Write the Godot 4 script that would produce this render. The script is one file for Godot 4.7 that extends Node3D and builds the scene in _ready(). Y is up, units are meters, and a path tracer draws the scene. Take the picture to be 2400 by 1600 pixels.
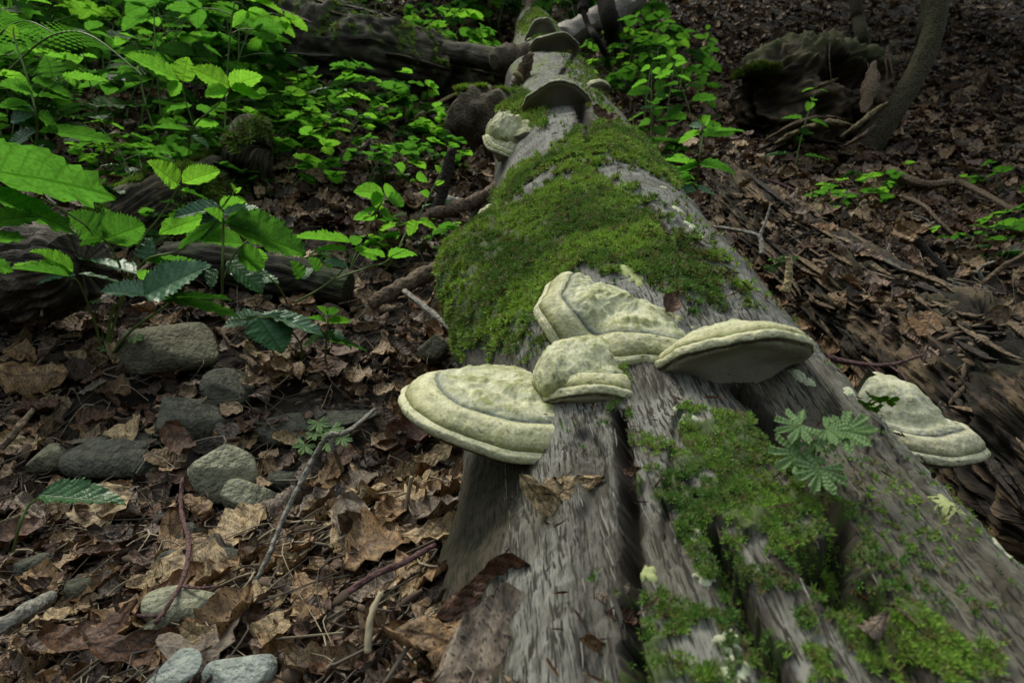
extends Node3D
# A forest slope with a fallen, moss-covered trunk that carries bracket fungi. Units are metres, -z runs up the slope.

const CAM := Vector3(0, 0.6, 0)
var rng := RandomNumberGenerator.new()
var na := FastNoiseLite.new()
var nb := FastNoiseLite.new()
var nc := FastNoiseLite.new()
var M := {}
var T := {}
var LEAF := []
var DRY := []
var LANDMARKS := []
var STONES := []
var used_labels := {}
var LD := [-0.5, 0.4, 0.7, 1.0, 1.3, 1.6, 2.0, 2.5, 3.0, 3.7, 4.7, 5.3, 5.8]
var LR := [0.2555, 0.2555, 0.2262, 0.2312, 0.2172, 0.2113, 0.193, 0.184, 0.17, 0.156, 0.126, 0.08, 0.02]
var LO := [0.0252, 0.0252, 0.0102, -0.0048, -0.0116, -0.0112, -0.0092, -0.0062, -0.0027, 0.0002, 0.0034, 0.005, 0.006]
var LT := Vector3(-0.0067, 0.5993, -1).normalized()
var LU := Vector3.ZERO
var LN := Vector3.ZERO
var FISS := []
var MOSS := []
var BULGE := []

# ---------------------------------------------------------------- small helpers
func sst(a: float, b: float, x: float) -> float:
	var t := clampf((x - a) / (b - a), 0.0, 1.0)
	return t * t * (3.0 - 2.0 * t)

func lin(xs: Array, ys: Array, x: float) -> float:
	if x <= xs[0]: return ys[0]
	for i in range(1, xs.size()):
		if x < xs[i]:
			return lerpf(ys[i - 1], ys[i], (x - xs[i - 1]) / (xs[i] - xs[i - 1]))
	return ys[ys.size() - 1]

func rr(a: float, b: float) -> float: return rng.randf_range(a, b)

func c3(r: float, g: float, b: float) -> Color: return Color(r, g, b)

func srgb(r: float, g: float, b: float) -> Color: return Color(r, g, b).linear_to_srgb()

func tag(o: Node, label: String, category: String, group := "", kind := "") -> Node:
	if label: o.set_meta("label", label)
	if category: o.set_meta("category", category)
	if group: o.set_meta("group", group)
	if kind: o.set_meta("kind", kind)
	return o

func thing(called: String, label: String, category: String, at: Vector3, group := "") -> Node3D:
	var o := Node3D.new()
	o.name = called
	add_child(o, true)
	o.position = at
	tag(o, label, category, group)
	return o

func part(called: String, mesh: Mesh, mat: Material, parent: Node, at := Transform3D()) -> MeshInstance3D:
	var o := MeshInstance3D.new()
	o.name = called
	o.mesh = mesh
	o.material_override = mat
	parent.add_child(o, true)
	o.transform = at
	return o

func ground(x: float, z: float) -> float:
	var d := -z
	var b := 0.6 * d - 0.30
	var t := d - 1.25
	b += sst(0.05, -0.75, x) * 0.17 * (t + sqrt(t * t + 0.05)) / 2.0
	var f := clampf(d - 4.0, 0.0, 9.0)
	b += 0.05 * f * f / (1.0 + 0.12 * f)
	b += 0.025 * sin(3.1 * x + 1.7 * d + 0.5) * sin(2.3 * d - 1.1 * x) + 0.012 * sin(9.0 * x + 2.0) * sin(8.0 * d + 1.0)
	b += 0.085 * exp(-((x + 0.10) * (x + 0.10) / 0.05 + (d - 0.80) * (d - 0.80) / 0.06)) + 0.11 * exp(-((x - 0.01) * (x - 0.01) / 0.022 + (d - 0.47) * (d - 0.47) / 0.035))
	var t2 := 0.95 - maxf(d, 0.3)
	b += sst(0.35, 0.05, x) * 0.5 * (t2 + sqrt(t2 * t2 + 0.01)) / 2.0
	b -= 0.05 * exp(-((x + 0.16) * (x + 0.16) / 0.02 + (d - 1.2) * (d - 1.2) / 0.05))
	return b

func ground_normal(x: float, z: float) -> Vector3:
	var e := 0.03
	return Vector3(ground(x - e, z) - ground(x + e, z), 2.0 * e, ground(x, z - e) - ground(x, z + e)).normalized()

func basis_up(up: Vector3, fwd: Vector3) -> Basis:
	var y := up.normalized()
	var x := fwd - y * fwd.dot(y)
	if x.length() < 1e-4: x = y.cross(Vector3(0.3, 0.5, 0.8))
	x = x.normalized()
	return Basis(x, y, x.cross(y))

func sb(b: Basis, v: Vector3) -> Basis: return Basis(b.x * v.x, b.y * v.y, b.z * v.z)

# a mesh from a grid of points: nu columns by nv rows
func grid_mesh(P: PackedVector3Array, nu: int, nv: int, C := PackedColorArray(), UV := PackedVector2Array(), flip := false) -> ArrayMesh:
	var idx := PackedInt32Array()
	idx.resize((nu - 1) * (nv - 1) * 6)
	var k := 0
	for j in nv - 1:
		for i in nu - 1:
			var a := j * nu + i
			var b := a + 1
			var c := a + nu
			var d := c + 1
			if flip:
				idx[k] = a; idx[k + 1] = c; idx[k + 2] = b; idx[k + 3] = b; idx[k + 4] = c; idx[k + 5] = d
			else:
				idx[k] = a; idx[k + 1] = b; idx[k + 2] = c; idx[k + 3] = b; idx[k + 4] = d; idx[k + 5] = c
			k += 6
	return indexed_mesh(P, idx, C, UV)

func indexed_mesh(P: PackedVector3Array, idx: PackedInt32Array, C := PackedColorArray(), UV := PackedVector2Array()) -> ArrayMesh:
	var arr := []
	arr.resize(Mesh.ARRAY_MAX)
	arr[Mesh.ARRAY_VERTEX] = P
	arr[Mesh.ARRAY_INDEX] = idx
	# area-weighted normals of clockwise faces
	var nrm := PackedVector3Array()
	nrm.resize(P.size())
	for t in range(0, idx.size(), 3):
		var n := (P[idx[t + 2]] - P[idx[t]]).cross(P[idx[t + 1]] - P[idx[t]])
		nrm[idx[t]] += n
		nrm[idx[t + 1]] += n
		nrm[idx[t + 2]] += n
	for i in nrm.size(): nrm[i] = nrm[i].normalized()
	arr[Mesh.ARRAY_NORMAL] = nrm
	if C.size(): arr[Mesh.ARRAY_COLOR] = C
	if UV.size(): arr[Mesh.ARRAY_TEX_UV] = UV
	var m := ArrayMesh.new()
	m.add_surface_from_arrays(Mesh.PRIMITIVE_TRIANGLES, arr)
	return m

func catmull(a: Array, t: float) -> Variant:
	var n := a.size()
	var f := clampf(t, 0.0, 1.0) * (n - 1)
	var i := mini(int(f), n - 2)
	var u := f - i
	var p0 = a[maxi(i - 1, 0)]
	var p1 = a[i]
	var p2 = a[i + 1]
	var p3 = a[mini(i + 2, n - 1)]
	return (p1 * 2.0 + (p2 - p0) * u + (p0 * 2.0 - p1 * 5.0 + p2 * 4.0 - p3) * u * u + (p1 * 3.0 - p0 - p2 * 3.0 + p3) * u * u * u) * 0.5

# a bent, tapering, uneven tube through points; radii at its two ends, or a list
func tube(path: Array, radii: Array, sides := 10, rough := 0.12, per := 6, seed := 1, flat := 1.0, capped := true) -> ArrayMesh:
	var rows := (path.size() - 1) * per + 1
	var P := PackedVector3Array()
	var UV := PackedVector2Array()
	var side := Vector3.ZERO
	var along := 0.0
	var last: Vector3 = path[0]
	var off := Vector3(seed * 3.7, seed * 1.3, -seed * 2.1)
	var extra := 1 if capped else 0
	for j in range(-extra, rows + extra):
		var jj := clampi(j, 0, rows - 1)
		var t := float(jj) / (rows - 1)
		var p: Vector3 = catmull(path, t)
		var q: Vector3 = catmull(path, minf(t + 0.01, 1.0)) - catmull(path, maxf(t - 0.01, 0.0))
		q = q.normalized()
		if side == Vector3.ZERO: side = q.cross(Vector3(0.2, 1, 0.1)).normalized()
		side = (side - q * side.dot(q)).normalized()
		var up := side.cross(q)
		along += p.distance_to(last)
		last = p
		var r: float = catmull(radii, t)
		if j != jj: r *= 0.02
		for i in sides + 1:
			var a := TAU * i / sides
			var dir := side * cos(a) + up * sin(a) * flat
			var s := 1.0 + rough * nb.get_noise_3dv((p - path[0] + dir * r) * (1.5 / maxf(radii[1], 0.004)) + off) * 2.0 if rough > 0.0 else 1.0
			P.append(p + dir * r * s)
			UV.append(Vector2(float(i) / sides, along))
	return grid_mesh(P, sides + 1, rows + 2 * extra, PackedColorArray(), UV)

func rock_mesh(seed: int, size: Vector3, planes := 9, nu := 34, nv := 22, rough := 0.05) -> ArrayMesh:
	var r := RandomNumberGenerator.new()
	r.seed = seed
	var pl := []
	for i in maxi(planes - 2, 5):
		var n := Vector3(r.randf_range(-1, 1), r.randf_range(-1, 1), r.randf_range(-1, 1)).normalized()
		pl.append([n, r.randf_range(0.5, 0.95)])
	pl.append([Vector3.UP, r.randf_range(0.6, 0.8)])
	pl.append([Vector3.DOWN, 0.7])
	var P := PackedVector3Array()
	for j in nv:
		var b := -PI / 2 + PI * j / (nv - 1)
		for i in nu:
			var a := TAU * i / (nu - 1)
			var d := Vector3(cos(b) * cos(a), sin(b), cos(b) * sin(a))
			var acc := 0.0
			for p in pl:
				var k: float = maxf(d.dot(p[0]), 0.02) / p[1]
				acc += pow(k, 30.0)
			var q := d * pow(acc + 0.5, -1.0 / 30.0)
			var w := q * size
			w += d * (na.get_noise_3dv(w * 14.0 + Vector3(seed, 0, 0)) * rough + nb.get_noise_3dv(w * 60.0) * rough * 0.25) * size.length() * 0.6
			P.append(w)
	return grid_mesh(P, nu, nv)

func multi(called: String, mesh: Mesh, mat: Material, buf: PackedFloat32Array, parent: Node) -> MultiMeshInstance3D:
	var mm := MultiMesh.new()
	mm.transform_format = MultiMesh.TRANSFORM_3D
	mm.use_colors = true
	mm.mesh = mesh
	mm.instance_count = buf.size() / 16
	mm.buffer = buf
	var o := MultiMeshInstance3D.new()
	o.name = called
	o.multimesh = mm
	o.material_override = mat
	o.set_meta("kind", "stuff")
	parent.add_child(o, true)
	return o

func push(buf: PackedFloat32Array, b: Basis, p: Vector3, c: Color) -> void:
	buf.append_array(PackedFloat32Array([b.x.x, b.y.x, b.z.x, p.x, b.x.y, b.y.y, b.z.y, p.y, b.x.z, b.y.z, b.z.z, p.z, c.r, c.g, c.b, 1.0]))

# ---------------------------------------------------------------- textures and materials
func noise_tex(freq: float, seed: int, kind := 0, oct := 4, size := 512) -> ImageTexture:
	var n := FastNoiseLite.new()
	n.seed = seed
	n.frequency = freq
	n.fractal_octaves = oct
	if kind == 1:
		n.noise_type = FastNoiseLite.TYPE_CELLULAR
		n.cellular_return_type = FastNoiseLite.RETURN_DISTANCE2_SUB
	elif kind == 2:
		n.fractal_type = FastNoiseLite.FRACTAL_RIDGED
	return ImageTexture.create_from_image(n.get_seamless_image(size, size))

# a tinted map: grey noise between two base colours
func tint_tex(src: ImageTexture, a: Color, b: Color, lo := 0.25, hi := 0.75) -> ImageTexture:
	var im := src.get_image()
	var w := im.get_width()
	var out := Image.create(w, w, false, Image.FORMAT_RGB8)
	for y in w:
		for x in w:
			out.set_pixel(x, y, a.lerp(b, sst(lo, hi, im.get_pixel(x, y).r)).linear_to_srgb())
	return ImageTexture.create_from_image(out)

# weathered wood: fibres along v, broken by dark checks and pits
func grain_tex() -> ImageTexture:
	var w := 512
	var im := Image.create(w, w, false, Image.FORMAT_L8)
	for y in w:
		var yy := pingpong(float(y), w / 2.0)
		for x in w:
			var xx := pingpong(float(x), w / 2.0)
			var wob := 1.8 * na.get_noise_2d(xx * 0.012, yy * 0.014)
			var wx := xx + wob * 2.0
			var mask := sst(-0.4, 0.4, na.get_noise_2d(xx * 0.02 + 60.0, yy * 0.02))
			var c1 := 1.0 - absf(na.get_noise_2d(wx * 0.045, yy * 0.007)) * 3.0
			var c2 := 1.0 - absf(nb.get_noise_2d(wx * 0.11 + 90.0, yy * 0.018)) * 2.6
			var c3 := 1.0 - absf(nb.get_noise_2d(wx * 0.24 + 190.0, yy * 0.04)) * 2.4
			var g := nb.get_noise_2d(wx * 0.4 + 77.0, yy * 0.11)
			var p := nb.get_noise_2d(xx * 0.14 + 200.0, yy * 0.09)
			var v := 0.86 + 0.2 * g
			v -= 0.8 * sst(0.8, 0.97, c1) * (0.35 + 0.65 * mask)
			v -= 0.6 * sst(0.72, 0.97, c2) * (0.2 + 0.8 * mask)
			v -= 0.38 * sst(0.6, 0.95, c3)
			if p > 0.5: v -= (p - 0.5) * 2.2
			im.set_pixel(x, y, Color(1, 1, 1) * clampf(v, 0.0, 1.0))
	return ImageTexture.create_from_image(im)

# leaf maps: colour with midrib and side veins, and the relief of the blade between them
func leaf_maps(green: bool) -> Array:
	var w := 192
	var h := 96
	var col := Image.create(w, h, false, Image.FORMAT_RGB8)
	var hgt := Image.create(w, h, false, Image.FORMAT_L8)
	for y in h:
		for x in w:
			var u := float(x) / w
			var v := absf(float(y) / (h - 1) - 0.5) * 2.0
			var s := fposmod((u - v * 0.22) * 9.0 + (0.5 if y > h / 2 else 0.0), 1.0)
			var vein := 1.0 - sst(0.0, 0.13, minf(s, 1.0 - s))
			var rib := 1.0 - sst(0.02, 0.07, v)
			var n := nb.get_noise_2d(x * 0.14, y * 0.14 + (0.0 if green else 500.0))
			var n2 := na.get_noise_2d(x * 0.035, y * 0.035 + 90.0)
			var c := Color(1, 1, 1)
			if green:
				c = Color(0.86, 0.86, 0.86) * (1.0 + 0.16 * n + 0.14 * n2)
				c = c.lerp(Color(0.62, 0.66, 0.5), maxf(vein * 0.5, rib * 0.8))
				if n > 0.5 and n2 > 0.1: c = c.lerp(Color(0.75, 0.45, 0.3), (n - 0.5) * 4.0)
			else:
				c = Color(0.85, 0.83, 0.8) * (1.0 + 0.35 * n + 0.45 * n2)
				c = c.lerp(Color(0.5, 0.42, 0.36), maxf(vein * 0.35, rib * 0.6))
				if n > 0.42: c = c * 0.35
			c.a = 1.0
			col.set_pixel(x, y, c)
			var pleat := sin(PI * s)
			hgt.set_pixel(x, y, Color(1, 1, 1) * clampf(0.2 + 0.5 * pleat * (1.0 - rib) + 0.2 * n, 0.0, 1.0))
	return [ImageTexture.create_from_image(col), ImageTexture.create_from_image(hgt)]

func mat(name: String, albedo: Color, rough := 0.85) -> StandardMaterial3D:
	var m := StandardMaterial3D.new()
	m.resource_name = name
	m.albedo_color = albedo.linear_to_srgb()
	m.roughness = rough
	m.metallic_specular = 0.4
	M[name] = m
	return m

func bump(m: StandardMaterial3D, t: Texture2D, cm: float) -> StandardMaterial3D:
	m.heightmap_enabled = true
	m.heightmap_texture = t
	m.heightmap_scale = cm
	return m

func tri(m: StandardMaterial3D, scale: float, world := false) -> StandardMaterial3D:
	m.uv1_triplanar = true
	m.uv1_world_triplanar = world
	m.uv1_scale = Vector3.ONE * scale
	return m

func materials() -> void:
	T.fine = noise_tex(0.03, 3)
	T.coarse = noise_tex(0.012, 5)
	T.cell = noise_tex(0.03, 7, 1, 3)
	T.grain = grain_tex()
	T.ridge = noise_tex(0.014, 9, 2, 4)
	var m := mat("bark_wood", Color(1, 1, 1), 0.9)
	m.vertex_color_use_as_albedo = true
	m.albedo_texture = tint_tex(T.grain, Color(0.2, 0.19, 0.175), Color(1.1, 1.1, 1.1), 0.1, 0.85)
	bump(m, T.grain, 0.06)
	m.uv1_scale = Vector3(4.8, 1.25, 1)
	m = mat("rotten_wood", Color(1, 1, 1), 0.9)
	m.vertex_color_use_as_albedo = true
	m.albedo_texture = tint_tex(T.grain, Color(0.12, 0.11, 0.1), Color(1.2, 1.2, 1.2), 0.1, 0.85)
	bump(m, T.grain, 0.2)
	m.uv1_scale = Vector3(2.2, 0.9, 1)
	for k in [["dark_bark", Color(0.045, 0.035, 0.022), Color(0.085, 0.07, 0.045)], ["grey_bark", Color(0.12, 0.11, 0.09), Color(0.24, 0.23, 0.2)], ["pale_bark", Color(0.25, 0.22, 0.2), Color(0.5, 0.46, 0.42)],
			["olive_bark", Color(0.028, 0.025, 0.012), Color(0.075, 0.066, 0.034)], ["red_bark", Color(0.05, 0.025, 0.025), Color(0.12, 0.06, 0.06)], ["pale_wood", Color(0.2, 0.15, 0.07), Color(0.4, 0.33, 0.18)],
			["brown_wood", Color(0.05, 0.035, 0.022), Color(0.14, 0.1, 0.065)], ["stump_wood", Color(0.07, 0.055, 0.028), Color(0.19, 0.155, 0.085)], ["rot_tan", Color(0.05, 0.034, 0.02), Color(0.17, 0.12, 0.07)], ["rot_grey", Color(0.04, 0.036, 0.03), Color(0.11, 0.1, 0.08)], ["black_rot", Color(0.012, 0.01, 0.008), Color(0.035, 0.027, 0.02)]]:
		m = mat(k[0], Color(1, 1, 1), 0.88)
		m.albedo_texture = tint_tex(T.fine, k[1], k[2], 0.3, 0.65)
		bump(m, T.fine, 0.6)
		tri(m, 6.0)
	for k in [["stone_grey", Color(0.075, 0.072, 0.045), Color(0.15, 0.142, 0.095)], ["stone_pale", Color(0.13, 0.13, 0.085), Color(0.25, 0.245, 0.17)], ["stone_slate", Color(0.03, 0.031, 0.022), Color(0.075, 0.075, 0.055)], ["stone_light", Color(0.18, 0.2, 0.18), Color(0.3, 0.32, 0.28)]]:
		m = mat(k[0], Color(1, 1, 1), 0.8)
		m.albedo_texture = tint_tex(T.coarse, k[1], k[2], 0.3, 0.7)
		bump(m, T.fine, 0.5)
		tri(m, 7.0)
	m = mat("soil", Color(1, 1, 1), 0.95)
	m.albedo_texture = tint_tex(T.coarse, Color(0.009, 0.007, 0.005), Color(0.034, 0.025, 0.017))
	bump(m, T.fine, 2.5)
	tri(m, 2.2, true)
	m = mat("fungus_cap", Color(1, 1, 1), 0.75)
	m.vertex_color_use_as_albedo = true
	m.albedo_texture = tint_tex(T.fine, Color(0.76, 0.77, 0.58), Color(1.14, 1.14, 1.14), 0.3, 0.62)
	bump(m, T.fine, 0.08)
	tri(m, 15.0)
	m = mat("fungus_pores", Color(1, 1, 1), 0.9)
	m.vertex_color_use_as_albedo = true
	bump(m, T.cell, 0.05)
	tri(m, 20.0)
	m = mat("moss", Color(1, 1, 1), 0.8)
	m.vertex_color_use_as_albedo = true
	m.backlight_enabled = true
	m.backlight = Color(0.7, 0.7, 0.5)
	m = mat("lichen", Color(0.27, 0.30, 0.13), 0.95)
	bump(m, T.fine, 0.1)
	tri(m, 10.0)
	m = mat("lichen_white", Color(0.36, 0.38, 0.26), 0.95)
	bump(m, T.fine, 0.1)
	tri(m, 10.0)
	var g := leaf_maps(true)
	for k in [["leaf_bright", Color(0.145, 0.39, 0.06), 1.35, 0.45], ["leaf_mid", Color(0.095, 0.285, 0.052), 1.25, 0.42], ["leaf_deep", Color(0.04, 0.135, 0.038), 0.8, 0.38], ["leaf_sky_sheen", Color(0.065, 0.165, 0.075), 0.45, 0.4], ["leaf_lime", Color(0.19, 0.45, 0.065), 1.4, 0.45], ["leaf_herb", Color(0.26, 0.42, 0.17), 0.9, 0.5]]:  # the bluish tone puts the sky sheen of leaf tops into the colour
		m = mat(k[0], k[1], k[3])
		m.albedo_texture = g[0]
		bump(m, g[1], 0.14)
		m.backlight_enabled = true
		m.backlight = Color(k[2], k[2], k[2] * 0.75)
	var d := leaf_maps(false)
	for k in [["dry_tan", Color(0.27, 0.17, 0.085)], ["dry_rust", Color(0.12, 0.06, 0.033)], ["dry_straw", Color(0.36, 0.27, 0.15)], ["dry_dark", Color(0.06, 0.032, 0.02)], ["dry_grey", Color(0.2, 0.16, 0.125)], ["dry_orange", Color(0.2, 0.1, 0.035)]]:
		m = mat(k[0], k[1], 0.6)
		m.albedo_texture = d[0]
		bump(m, d[1], 0.15)
		m.backlight_enabled = true
		m.backlight = Color(0.3, 0.27, 0.22)
	m = mat("dry_any", Color(1, 1, 1), 0.6)
	m.vertex_color_use_as_albedo = true
	m.albedo_texture = d[0]
	bump(m, d[1], 0.15)
	m.backlight_enabled = true
	m.backlight = Color(0.3, 0.27, 0.22)
	m = mat("green_any", Color(1, 1, 1), 0.45)
	m.vertex_color_use_as_albedo = true
	m.albedo_texture = g[0]
	m.backlight_enabled = true
	m.backlight = Color(0.9, 0.9, 0.65)
	m = mat("stem_green", Color(0.1, 0.16, 0.04), 0.6)
	m.backlight_enabled = true
	m.backlight = Color(0.3, 0.3, 0.2)
	m = mat("stem_brown", Color(0.07, 0.06, 0.035), 0.7)
	m = mat("straw", Color(0.3, 0.25, 0.16), 0.8)

# ---------------------------------------------------------------- leaves
# unit leaf along +x, one wide along z: serrated, folded along its midrib, drooping
func leaf_mesh(seed: int, teeth: int, tooth: float, fold: float, droop: float, broad: float) -> ArrayMesh:
	var r := RandomNumberGenerator.new()
	r.seed = seed
	var n := teeth * 2 + 1
	var P := PackedVector3Array()
	var UV := PackedVector2Array()
	var cols := [-1.0, -0.55, -0.12, 0.0, 0.12, 0.55, 1.0]
	var twist := r.randf_range(-0.35, 0.35)
	for i in n:
		var t := float(i) / (n - 1)
		var half := 0.5 * pow(sin(PI * pow(t, broad)), 0.75)
		if i == 0 or i == n - 1: half = 0.004
		var tth := (1.0 + tooth) if i % 2 == 1 else (1.0 - tooth)
		for c in cols:
			var e: float = absf(c)
			var w: float = half * (e if e < 0.9 else e * tth)
			var z := w * signf(c)
			var x := t + (0.035 if e > 0.9 and i % 2 == 1 and i < n - 2 else 0.0)
			var y: float = fold * w - droop * t * t + 0.02 * sin(t * 26.0 - e * 2.0) * e
			y += nb.get_noise_2d(seed * 31.0 + t * 6.0, z * 14.0) * 0.05 * e
			y += z * twist * t
			P.append(Vector3(x, y, z))
			UV.append(Vector2(t, 0.5 + z))
	return grid_mesh(P, 7, n, PackedColorArray(), UV, true)

# unit dead leaf: rolled about its length, bent, with a torn margin
func dry_mesh(seed: int, roll: float, bend: float, torn: float) -> ArrayMesh:
	var r := RandomNumberGenerator.new()
	r.seed = seed
	var P := PackedVector3Array()
	var UV := PackedVector2Array()
	var n := 12
	var cols := [-1.0, -0.7, -0.35, 0.0, 0.35, 0.7, 1.0]
	for i in n + 1:
		var t := float(i) / n
		var half := 0.34 * pow(sin(PI * clampf(pow(t, 0.85), 0.0, 1.0)), 0.7)
		if i == 0 or i == n: half = 0.003
		for c in cols:
			var e: float = absf(c)
			var w: float = half * e
			if e > 0.9: w *= 1.0 - torn * r.randf()
			var a: float = roll * w / 0.34 * signf(c) * (1.0 + 0.4 * sin(t * 4.0 + seed))
			var rad := 0.34 / maxf(absf(roll), 0.05)
			var z := rad * sin(absf(a)) * signf(a) * signf(roll) if absf(roll) > 0.05 else w * signf(c)
			var y := rad * (1.0 - cos(a)) * signf(roll)
			y += bend * (t - 0.5) * (t - 0.5) * 2.0 + 0.03 * sin(t * 22.0 - e * 3.0 + seed) * e
			y += nb.get_noise_2d(seed * 17.0 + t * 9.0, c * 5.0) * 0.10
			P.append(Vector3(t - 0.5, y, z))
			UV.append(Vector2(t, 0.5 + 0.5 * c * half / 0.34))
	return grid_mesh(P, 7, n + 1, PackedColorArray(), UV, true)

# palmate herb leaf
func lobed_mesh(lobes: int, deep: float, seed: int) -> ArrayMesh:
	var P := PackedVector3Array([Vector3.ZERO])
	var UV := PackedVector2Array([Vector2(0.02, 0.5)])
	var idx := PackedInt32Array()
	var n := lobes * 10
	for i in n + 1:
		var a := -2.5 + 5.0 * i / n
		var k := absf(sin((a + 2.5) / 5.0 * PI * lobes))
		var q := 1.0 - deep + deep * pow(k, 0.7)
		q *= 1.0 + 0.07 * sin(i * 3.0)
		q *= 0.75 + 0.25 * cos(a * 0.6)
		P.append(Vector3(cos(a) * q, 0.08 * sin(i * 1.3 + seed) + 0.1 * q * q * (0.5 if i % 3 == 0 else 1.0) - 0.1 * q, sin(a) * q) * 0.6)
		UV.append(Vector2(0.1 + 0.8 * q, 0.5 + 0.3 * sin(a)))
		if i < n: idx.append_array([0, i + 2, i + 1])
	return indexed_mesh(P, idx, PackedColorArray(), UV)

const TONES := ["leaf_bright", "leaf_mid", "leaf_deep", "leaf_sky_sheen", "leaf_lime", "leaf_herb"]

func put_leaf(parent: Node3D, base: Vector3, tip: Vector3, n: Vector3, w: float, tone: int, shape := -1) -> MeshInstance3D:
	var x := tip - base
	var y := (n - x * (n.dot(x) / x.length_squared())).normalized()
	var z := x.normalized().cross(y)
	var k := shape if shape >= 0 else rng.randi() % 4
	return part("leaf", LEAF[k], M[TONES[tone]], parent, Transform3D(Basis(x, y * (x.length() + w) * 0.5, z * w), base - parent.position))

func stem(parent: Node3D, path: Array, r0: float, r1: float, m := "stem_green") -> void:
	var q := []
	for p in path: q.append(p - parent.position)
	part("stem", tube(q, [r0, (r0 + r1) * 0.5, r1], 6, 0.05, 5), M[m], parent)

# ---------------------------------------------------------------- the fallen trunk
func log_axis(d: float) -> Vector3:
	return Vector3(0.1835 - 0.0067 * d + lin(LD, LO, d), -0.0596 + 0.5993 * d, -d)

func log_dir(th: float) -> Vector3: return LU * cos(th) + LN * sin(th)

func seg_dist(p: Vector2, a: Vector2, b: Vector2) -> float:
	var ab := b - a
	return p.distance_to(a + ab * clampf((p - a).dot(ab) / ab.length_squared(), 0.0, 1.0))

# widths and depths in metres; the path in (station, angle)
func fissure(path: Array, width: float, depth: float, rag := 0.004) -> void:
	var q := PackedVector2Array()
	var box := Rect2()
	for v in path:
		var m := Vector2(v.x * 1.166, v.y * 0.23)
		box = Rect2(m, Vector2.ZERO) if q.is_empty() else box.expand(m)
		q.append(m)
	FISS.append([q, width, depth, box.grow(width * 2.2), rag])

func moss_patch(path: Array, density: float, rag := 1.0) -> void:
	var q := PackedVector2Array()
	var box := Rect2()
	for v in path:
		box = Rect2(v, Vector2.ZERO) if q.is_empty() else box.expand(v)
		q.append(v)
	MOSS.append([q, density, box.grow(0.06), rag])

func moss_at(d: float, th: float, pos: Vector3) -> float:
	var out := 0.0
	var n1 := na.get_noise_3dv(pos * 26.0)
	var n2 := nb.get_noise_3dv(pos * 90.0)
	var n3 := na.get_noise_3dv(pos * 26.0 + Vector3(40, 0, 0))
	for m in MOSS:
		var box: Rect2 = m[2]
		if not box.has_point(Vector2(d, th)): continue
		var g: float = m[3]
		var q := Vector2(d + (n1 * 0.075 + n2 * 0.02) * g * clampf(d, 0.6, 1.6), th + (n3 * 0.22 + n2 * 0.07) * g)
		if Geometry2D.is_point_in_polygon(q, m[0]): out = maxf(out, m[1])
	return out

func fissure_at(d: float, th: float, pos: Vector3) -> Vector2:
	var p := Vector2(d * 1.166, th * 0.23)
	var deep := 0.0
	var dark := 0.0
	var w := nb.get_noise_3dv(pos * 40.0)
	for f in FISS:
		var box: Rect2 = f[3]
		if not box.has_point(p): continue
		var q: PackedVector2Array = f[0]
		var e := 1e9
		for i in q.size() - 1: e = minf(e, seg_dist(p, q[i], q[i + 1]))
		e += w * f[4]
		var k := 1.0 - sst(0.35, 1.0, e / f[1])
		if f[2] < 0.0:
			deep += f[2] * k
		else:
			deep = maxf(deep, f[2] * k)
			dark = maxf(dark, (1.0 - sst(1.05, 1.9, e / f[1])) * clampf(f[2] / 0.016, 0.0, 1.0))
	return Vector2(deep, dark)

# short dark drying checks along the fibres
func check_at(d: float, th: float) -> float:
	var a := nb.get_noise_2d(d * 62.0, th * 62.0)
	var b := nb.get_noise_2d(d * 24.0 + 30.0, th * 38.0)
	return sst(0.2, 0.5, a) * 0.35 + sst(0.25, 0.5, b) * 0.5

# a point of the trunk's surface; colour too when asked for
func log_point(d: float, th: float) -> Vector3:
	var r := lin(LD, LR, d)
	var ax := log_axis(d)
	var dir := log_dir(th)
	var base := ax + dir * r
	var lumps := 0.012 * na.get_noise_3dv(base * 4.0) + 0.0035 * na.get_noise_3dv(base * 16.0)
	var grain := 0.0007 * nb.get_noise_3dv(base * 150.0)
	var low := 1.0 - sst(0.75, 1.05, d)
	grain += low * (0.0035 * na.get_noise_2d(d * 3.0 + 50.0, th * 7.0) - 0.0013 * check_at(d, th))
	var extra := lumps + grain
	for b in BULGE:
		var u: float = (d - b[0]) / b[2]
		var v: float = (th - b[1]) / b[3]
		if absf(u) < 3.0 and absf(v) < 3.0: extra += b[4] * exp(-u * u - v * v)
	extra -= fissure_at(d, th, base).x
	return ax + dir * (r + extra)

func log_normal(d: float, th: float, p: Vector3) -> Vector3:
	var a := log_point(d + 0.006, th) - p
	var b := log_point(d, th + 0.03) - p
	var n := a.cross(b).normalized()
	return n if n.dot(log_dir(th)) > 0.0 else -n

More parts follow.
